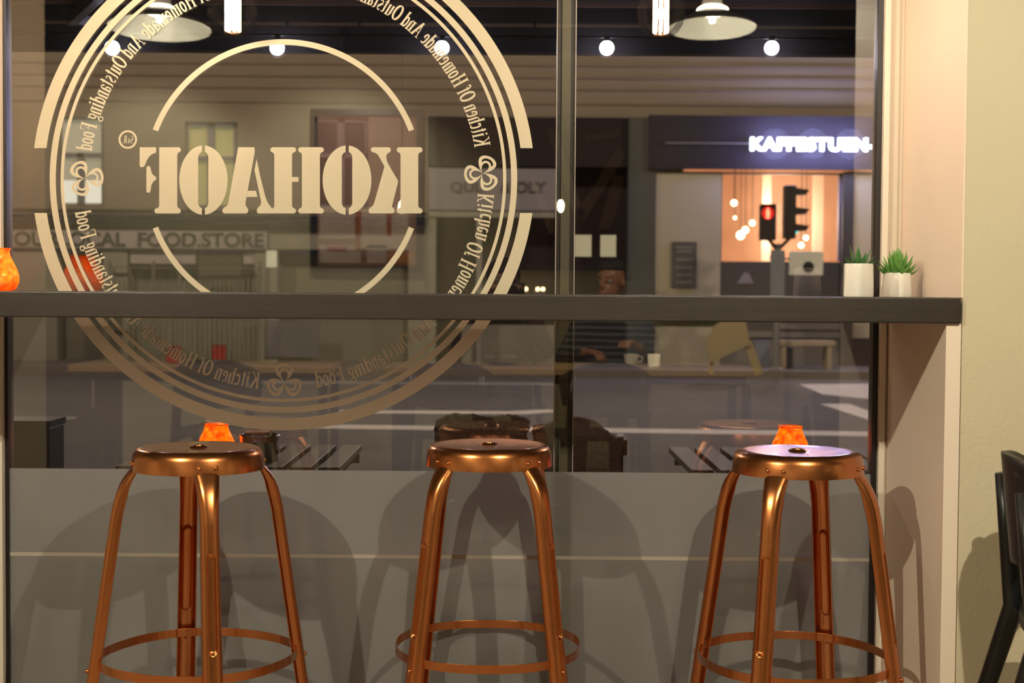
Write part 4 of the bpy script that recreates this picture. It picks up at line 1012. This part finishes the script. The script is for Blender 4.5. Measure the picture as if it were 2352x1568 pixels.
# people ------------------------------------------------------------
def capsule_chain(mb, pts, rs, sub=8):
    """overlapping balls along tapered limbs; a voxel remesh welds them to one skin"""
    for (a, ra), (b, rb) in zip(list(zip(pts, rs))[:-1], list(zip(pts, rs))[1:]):
        a, b = Vector(a), Vector(b)
        for i in range(sub + 1):
            t = i / sub; mb.ball(a.lerp(b, t), ra + (rb - ra) * t, 12, 8)
def welded(mb, name, m, parent, vox=.008, smooth=4):
    o = mb.build(name, m, parent, smooth=True)
    r = o.modifiers.new('weld', 'REMESH'); r.mode = 'VOXEL'; r.voxel_size = vox; r.use_smooth_shade = True
    s = o.modifiers.new('soft', 'SMOOTH'); s.iterations = smooth; s.factor = .5; return o
def person(loc, rz, lab, skin, top, hands, head_turn=0, hairlen=1.0):
    """seated figure, local +y is the way it faces, hips over the origin, seat at z=.46"""
    root = empty('person', loc, rz); tag(root, lab, 'person')
    body = MB()
    # torso under clothes, neck, head
    capsule_chain(body, [(0, -.01, .56), (0, -.01, .72), (0, -.01, .88), (0, -.01, .97)], [.085, .080, .080, .055], 6)
    capsule_chain(body, [(0, -.005, 1.0), (0, .012, 1.07)], [.052, .050], 4)
    hc = Vector((0, .03, 1.165)); T = Matrix.Translation(hc) @ Matrix.Rotation(head_turn, 4, 'Z')
    def hb(c, r, s): 
        n0 = len(body.v); body.ball((0, 0, 0), r, 18, 14, s)
        for i in range(n0, len(body.v)): body.v[i] = tuple(T @ (Vector(body.v[i]) + Vector(c)))
    hb((0, -.012, .03), .088, (.86, 1.05, .98)); hb((0, .022, -.035), .062, (.88, .98, 1.05)); hb((0, .040, -.075), .032, (1.05, .9, .8))
    hb((0, .093, -.010), .013, (.85, 1.1, 1.5)); hb((0, .080, .018), .011, (.8, .9, 1.6))      # nose
    hb((-.012, .079, -.052), .010, (1.5, .7, .55)); hb((.012, .079, -.052), .010, (1.5, .7, .55)); hb((0, .079, -.061), .011, (1.7, .7, .6))
    hb((0, .066, .040), .030, (1.7, .6, .35))                                                 # brow
    for s in (-1, 1): hb((s * .078, -.012, .0), .020, (.35, .7, 1.25))
    skull = root
    # arms end in palm and five fingers
    for s, (el, wr, tip) in zip((-1, 1), hands):
        sh_ = Vector((s * .175, -.01, .935)); el, wr, tip = Vector(el), Vector(wr), Vector(tip)
        capsule_chain(body, [sh_, el, wr], [.046, .036, .026], 8)
        d = (tip - wr).normalized(); side = d.cross(Vector((0, 0, 1))).normalized(); nn = side.cross(d)
        pal = wr + d * .045
        for k in range(5): body.ball(wr + d * (.02 + .014 * k), .024, 10, 8, (1.0, 1.0, .75))
        for k, (o_, Lf) in enumerate(((-.030, .062), (-.010, .074), (.010, .070), (.028, .056))):
            b0_ = wr + d * .082 + side * o_; k1 = b0_ + d * Lf * .5 - nn * .004; k2 = b0_ + d * Lf * .85 - nn * .024; k3 = b0_ + d * Lf * .9 - nn * .044
            capsule_chain(body, [b0_, k1, k2, k3], [.0095, .009, .0085, .0075], 4)
        tb = wr + d * .035 - side * s * .030; capsule_chain(body, [tb, tb + d * .030 - side * s * .022 - nn * .01, tb + d * .058 - side * s * .020 - nn * .022], [.012, .010, .008], 4)
    welded(body, 'body', skin, root, .006, 3)
    # eyes
    em = mat('eye_white', (.40, .36, .33), .4); ed = mat('eye_iris', (.02, .01, .01), .2)
    ey = MB()
    for s in (-1, 1):
        ey.ball(T @ Vector((s * .031, .0655, .012)), .0120, 12, 8); ey.ball(T @ Vector((s * .031, .0735, .012)), .0066, 10, 8, mi=1)
    ey.build('eyes', [em, ed], root, smooth=True)
    # hair cap
    hm = MB(); n0 = 0
    hm.ball((0, 0, 0), .094, 20, 14, (.88, 1.08, 1.0)); keep = []
    vs_ = [Vector(v) for v in hm.v]; fs = [f for f in hm.f if all(vs_[i].z > -.0 - .035 * hairlen - (.0 if vs_[i].y < .03 else -.075) for i in f)]
    hm2 = MB().add([T @ (v + Vector((0, -.014, .036))) for v in vs_], fs); h = hm2.build('hair', M['hair'], root, smooth=True)
    so = h.modifiers.new('t', 'SOLIDIFY'); so.thickness = .012; so.offset = 1
    # sweater: torso and sleeves a little larger than the body
    sw = MB()
    for i in range(15):
        t = i / 14; z = .50 + .47 * t; wx = .150 + .035 * math.sin(t * 2.2) - (.09 * max(0, (t - .80) / .20)); 
        sw.ball((0, -.01, z), 1.0, 20, 10, (wx, .125 - .025 * t, .055))
    sw.ball((0, -.01, .985), .062, 14, 8, (1, .95, .6))
    for s, (el, wr, tip) in zip((-1, 1), hands):
        capsule_chain(sw, [(s * .06, -.01, .965), (s * .165, -.01, .935)], [.055, .062], 6)
        capsule_chain(sw, [(s * .170, -.01, .930), el, Vector(el).lerp(Vector(wr), .9)], [.062, .050, .036], 9)
    welded(sw, 'sweater', top, root, .009, 5)
    tr = MB()
    for s in (-1, 1):
        capsule_chain(tr, [(s * .09, -.03, .545), (s * .10, .36, .53), (s * .11, .40, .10)], [.085, .062, .045], 9)
    capsule_chain(tr, [(-.07, -.03, .56), (.07, -.03, .56)], [.095, .095], 4)
    welded(tr, 'trousers', M['jeans'], root, .012, 4)
    for s in (-1, 1):
        MB().ball((s * .11, .46, .045), .05, 14, 10, (.9, 2.4, .9)).build('shoe', M['black'], root, smooth=True)
    return root
ps = mirrored(1410, 650, -3.87)
person((.545, -4.03, 0), math.radians(14), 'seated man in a dark striped sweater looking aside, hands at the table edge', M['skin'], M['sweater'],
       (((-.25, .08, .76), (-.10, .26, .80), (-.02, .32, .80)), ((.25, .10, .77), (.20, .30, .83), (.16, .38, .86))), math.radians(24))
person((-.05, -4.14, 0), 0, 'seated person in a dark jacket holding a camera up to the face', M['skin2'], M['jacket'],
       (((-.24, .12, .80), (-.085, .20, 1.08), (-.05, .27, 1.14)), ((.24, .12, .80), (.105, .20, 1.08), (.075, .27, 1.14))), 0, 1.8)
pc = empty('photo_camera', (0, -3.90, 1.12)); tag(pc, 'black camera held up by the person in the dark jacket', 'camera')
MB().box(-.068, .068, -.035, .035, -.045, .045).box(-.025, .025, -.03, .03, .045, .07).build('camera_body', M['black'], pc, bevel=.008)
MB().tube([(0, .035, 0), (0, .10, 0)], .033, 24).build('lens', M['blackm'], pc, smooth='auto')

# back wall pictures
def picture(px0, py0, px1, py1, lab, cols, seed):
    y = -6.58; a = mirrored(px0, py0, y); b_ = mirrored(px1, py1, y)
    root = empty('framed_poster', ((a.x + b_.x) / 2, -6.6, b_.z)); tag(root, lab, 'picture')
    W, H = (b_.x - a.x) / 2, a.z - b_.z; t = .045
    MB().box(-W, W, .0, .035, 0, t).box(-W, W, 0, .035, H - t, H).box(-W, -W + t, 0, .035, t, H - t).box(W - t, W, 0, .035, t, H - t).build('frame', mat('navy_black_frame', (.012, .011, .018), .4), root)
    bgm = mat('poster_ground', cols[0], .6); pg = MB().box(-W + t, W - t, .0, .012, t, H - t).build('print', bgm, root)
    return root, W, H, t, pg
root, W, H, t, pg = picture(715, 250, 970, 626, 'large framed pinkish poster on the back wall seen mirrored over the lettering', [(.34, .17, .12)], 1)
mb = MB(); 
for (u0, u1, v0, v1, k) in ((.02, .38, .18, .40, 0), (.42, .92, .12, .40, 0), (.02, .44, .02, .14, 0), (.50, .70, .02, .14, 0), (.38, .44, .10, .62, 1), (.70, .75, .2, .55, 1), (.72, .98, .02, .10, 2), (.1, .3, .10, .13, 3)):
    mb.box(-W + t + u0 * 2 * (W - t), -W + t + u1 * 2 * (W - t), .012, .014 + .0005 * k, t + v0 * (H - 2 * t), t + v1 * (H - 2 * t), k)
mb.build('print_block', [mat('poster_pale', (.60, .45, .38), .6), mat('poster_rust', (.40, .10, .04), .6), mat('poster_orange', (.6, .25, .08), .6), mat('poster_magenta', (.4, .06, .15), .6)], pg)
root, W, H, t, pg = picture(1195, 262, 1447, 622, 'large framed dark maroon poster with pale crossing bands on the back wall', [(.035, .010, .010)], 2)
mb = MB()
for (a_, b2, wd) in (((.25, .95), (.55, .33), .07), ((.98, .80), (.55, .33), .08), ((.60, .88), (.95, .92), .05), ((.95, .62), (.80, .25), .09), ((.06, .62), (.28, .22), .06)):
    q0 = (-W + t + a_[0] * 2 * (W - t), .0135, t + a_[1] * (H - 2 * t)); q1 = (-W + t + b2[0] * 2 * (W - t), .0135, t + b2[1] * (H - 2 * t))
    mb.bar(q0, q1, wd, .002, up=(0, 1, 0))
mb.build('print_band', mat('poster_band', (.22, .15, .12), .6), pg)
mb = MB()
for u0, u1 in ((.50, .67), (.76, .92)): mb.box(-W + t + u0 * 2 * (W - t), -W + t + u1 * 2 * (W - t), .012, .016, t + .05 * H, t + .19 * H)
mb.build('print_block', mat('poster_cream_glow', (.90, .80, .50), .5, emit=(1, .85, .5), estr=1.6), pg)  # emission put into these print blocks makes them glow
# small hanging bulbs at the back and tealights on a counter
for px, py in ((923, 475), (1288, 473)):
    p = mirrored(px, py, -6.2); r_ = empty('pendant_lamp', p); tag(r_, 'small bare pendant bulb before the framed posters at the back', 'lamp', 'small bare bulbs at the back')
    MB().ball((0, 0, 0), .030, 14, 10, (.8, .8, 1.5)).build('bulb', glow('small_bulb', (1, .78, .45), 32), r_, smooth=True)
    MB().tube([(0, 0, .04), (0, 0, 2.84 - p.z)], .004, 6).build('cord', M['black'], r_)
ctr = MB().box(-1.6, 1.9, -6.58, -6.15, 0, 1.05).box(-1.64, 1.94, -6.59, -6.11, 1.05, 1.09).build('back_counter', mat('olive_counter', (.30, .26, .15), .6)); tag(ctr, 'long olive counter along the back wall of the cafe', 'counter')
for px, py in ((1208, 657), (1235, 652), (1247, 655)):
    p = mirrored(px, py, -6.3); r_ = empty('tealight', (p.x, -6.3, 1.09)); tag(r_, 'tiny glowing tealight on the back counter', 'candle', 'tealights on the back counter')
    MB().lathe([(.022, 0), (.024, .03), (0, .03)], 14).build('cup', M['enamel'], r_); MB().ball((0, 0, .045), .016, 10, 8).build('flame', glow('tealight_glow', (1, .7, .35), 16), r_, smooth=True)
# ceiling conduit and pendants
cy = -3.2; p = mirrored(1176, 57, cy)
cn = empty('ceiling_conduit', (0, cy, p.z)); tag(cn, 'thin metal conduit rail hung under the dark ceiling', 'conduit')
MB().tube([(-4.45, 0, 0), (4.15, 0, 0)], .010, 10).build('rail', mat('conduit_metal', (.6, .5, .45), .35, .6), cn, smooth=True)
mb = MB()
for x in (-3.3, -1.1, -.75, .1, .8, 1.7, 3.2): mb.tube([(x - .006, 0, 0), (x + .006, 0, 0)], .0125, 10)
mb.build('coupling', M['black'], cn)
mb = MB()
for x in (-4, -1.5, 1, 3.8): mb.tube([(x, 0, 0), (x, 0, 2.84 - p.z)], .004, 6)
mb.build('hanger', M['black'], cn)
def disc_lamp(px, py, y, R, P, lab, src=None):
    p = mirrored(px, py, y); root = empty('pendant_lamp', p); tag(root, lab, 'lamp', 'white disc pendants over the tables')
    prof = [(R, 0), (R + .003, .004), (R * .93, .020), (R * .55, .055), (R * .25, .085), (.045, .11), (.04, .17), (.001, .175)]
    inn = [(R - .002, .003), (R * .92, .017), (R * .54, .051), (R * .24, .080), (.04, .10), (.001, .102)]
    hd_ = MB().lathe(prof, 56, caps=False).lathe(inn, 56, caps=False).build('shade', M['enamel'], root, smooth='auto'); hd_.rotation_euler.x = math.radians(5)
    MB().ball((0, 0, .078), .070, 20, 12, (1, 1, .40)).build('bulb', glow('pendant_bulb', (1, .84, .60), 25), root, smooth=True)
    MB().tube([(0, 0, .17), (0, 0, 2.84 - p.z)], .005, 8).build('cord', M['black'], root)
    light('pendant_light', (0, .003, .036), P, WARM2, .012, root)
    return root
disc_lamp(367, 66, -2.30, .215, 128, 'white disc pendant lamp hanging over the left wooden table')
disc_lamp(1636, 66, -2.45, .190, 128, 'white disc pendant lamp hanging over the right end of the long table')
def edison(px, py, y, P, lab):
    p = mirrored(px, py, y); root = empty('globe_lamp', p); tag(root, lab, 'lamp', 'clear globe filament lamps near the window')
    MB().ball((0, 0, 0), .070, 28, 18, (1, 1, 1.05)).build('globe', M['glass_far'], root, smooth=True)
    fm_ = MB()
    for k in range(8):
        a = 2 * PI * k / 8; fm_.tube([(.020 * math.cos(a), .020 * math.sin(a), -.055), (.020 * math.cos(a), .020 * math.sin(a), .06)], .0035, 8)
    fm_.build('filament', glow('filament_glow', (1, .62, .30), 60), root, smooth=True)
    MB().tube([(0, 0, .062), (0, 0, .13)], .022, 16).build('socket', M['copper'], root, smooth='auto')
    MB().tube([(0, 0, .13), (0, 0, 2.84 - p.z)], .004, 8).build('cord', M['black'], root)
    light('filament_light', (0, 0, 0), P, WARM, .014, root)
edison(535, 28, -.42, 15, 'clear globe lamp with a tall glowing filament on the left')
edison(1518, 32, -.42, 15, 'clear globe lamp with a tall glowing filament on the right')
for x, y in ((-3.6, -4.6), (3.7, -4.2), (-3.6, -2.0), (3.6, -2.3)):  # lamps added out of view to raise the room's ambient light
    r_ = empty('fill_downlight', (x, y, 2.84)); tag(r_, 'round ceiling fill light added out of view near the side wall', 'lamp', 'ceiling fill lights added by the side walls')
    MB().lathe([(.06, 0), (.06, -.03), (.045, -.03), (.04, -.005)], 20).build('housing', M['blackm'], r_); MB().lathe([(0, -.012), (.038, -.012)], 18).build('lamp_disc', glow('fill_disc_glow', (1, .8, .55), 12), r_)
    light('room_fill_light', (0, 0, -.06), 120, WARM2, .06, r_, 'SPOT', 95, None)

cb = empty('added_cabinet', (-2.62, -4.5, 0)); tag(cb, 'low black unit added at the left side to darken the mirror image', 'added_cabinet')  # added so the lower left pane mirrors something dark
MB().box(-.55, .30, -.22, .22, .06, .98).build('body', M['black'], cb, bevel=.004)
MB().box(-.56, .31, -.23, .23, .98, 1.01).build('top', M['black'], cb, bevel=.003)
MB().box(-.53, .28, -.20, .20, 0, .06).build('plinth', M['blackm'], cb)
for x0_, x1_ in ((-.545, -.13), (-.12, .295)):
    d_ = MB().box(x0_, x1_, .22, .238, .08, .96).build('door', M['black'], cb); MB().box(x1_ - .04, x1_ - .025, .238, .255, .45, .6).build('handle', M['steel'], d_)

for x in (-2.5, -1.1):  # spots added to lift the back wall's brightness in the glass
    r_ = empty('added_spotlight', (x, -5.6, 2.84)); tag(r_, 'black ceiling spotlight added to brighten the back wall of the cafe', 'lamp', 'added spotlights before the back wall')
    MB().tube([(0, 0, 0), (0, 0, -.06)], .01, 8).tube([(0, .03, -.05), (0, -.05, -.13)], .035, 16).build('housing', M['blackm'], r_)
    light('wall_fill_light', (0, -.075, -.155), 85, WARM2, .04, r_, 'SPOT', 105, (-.2, -1.0, -1.45))
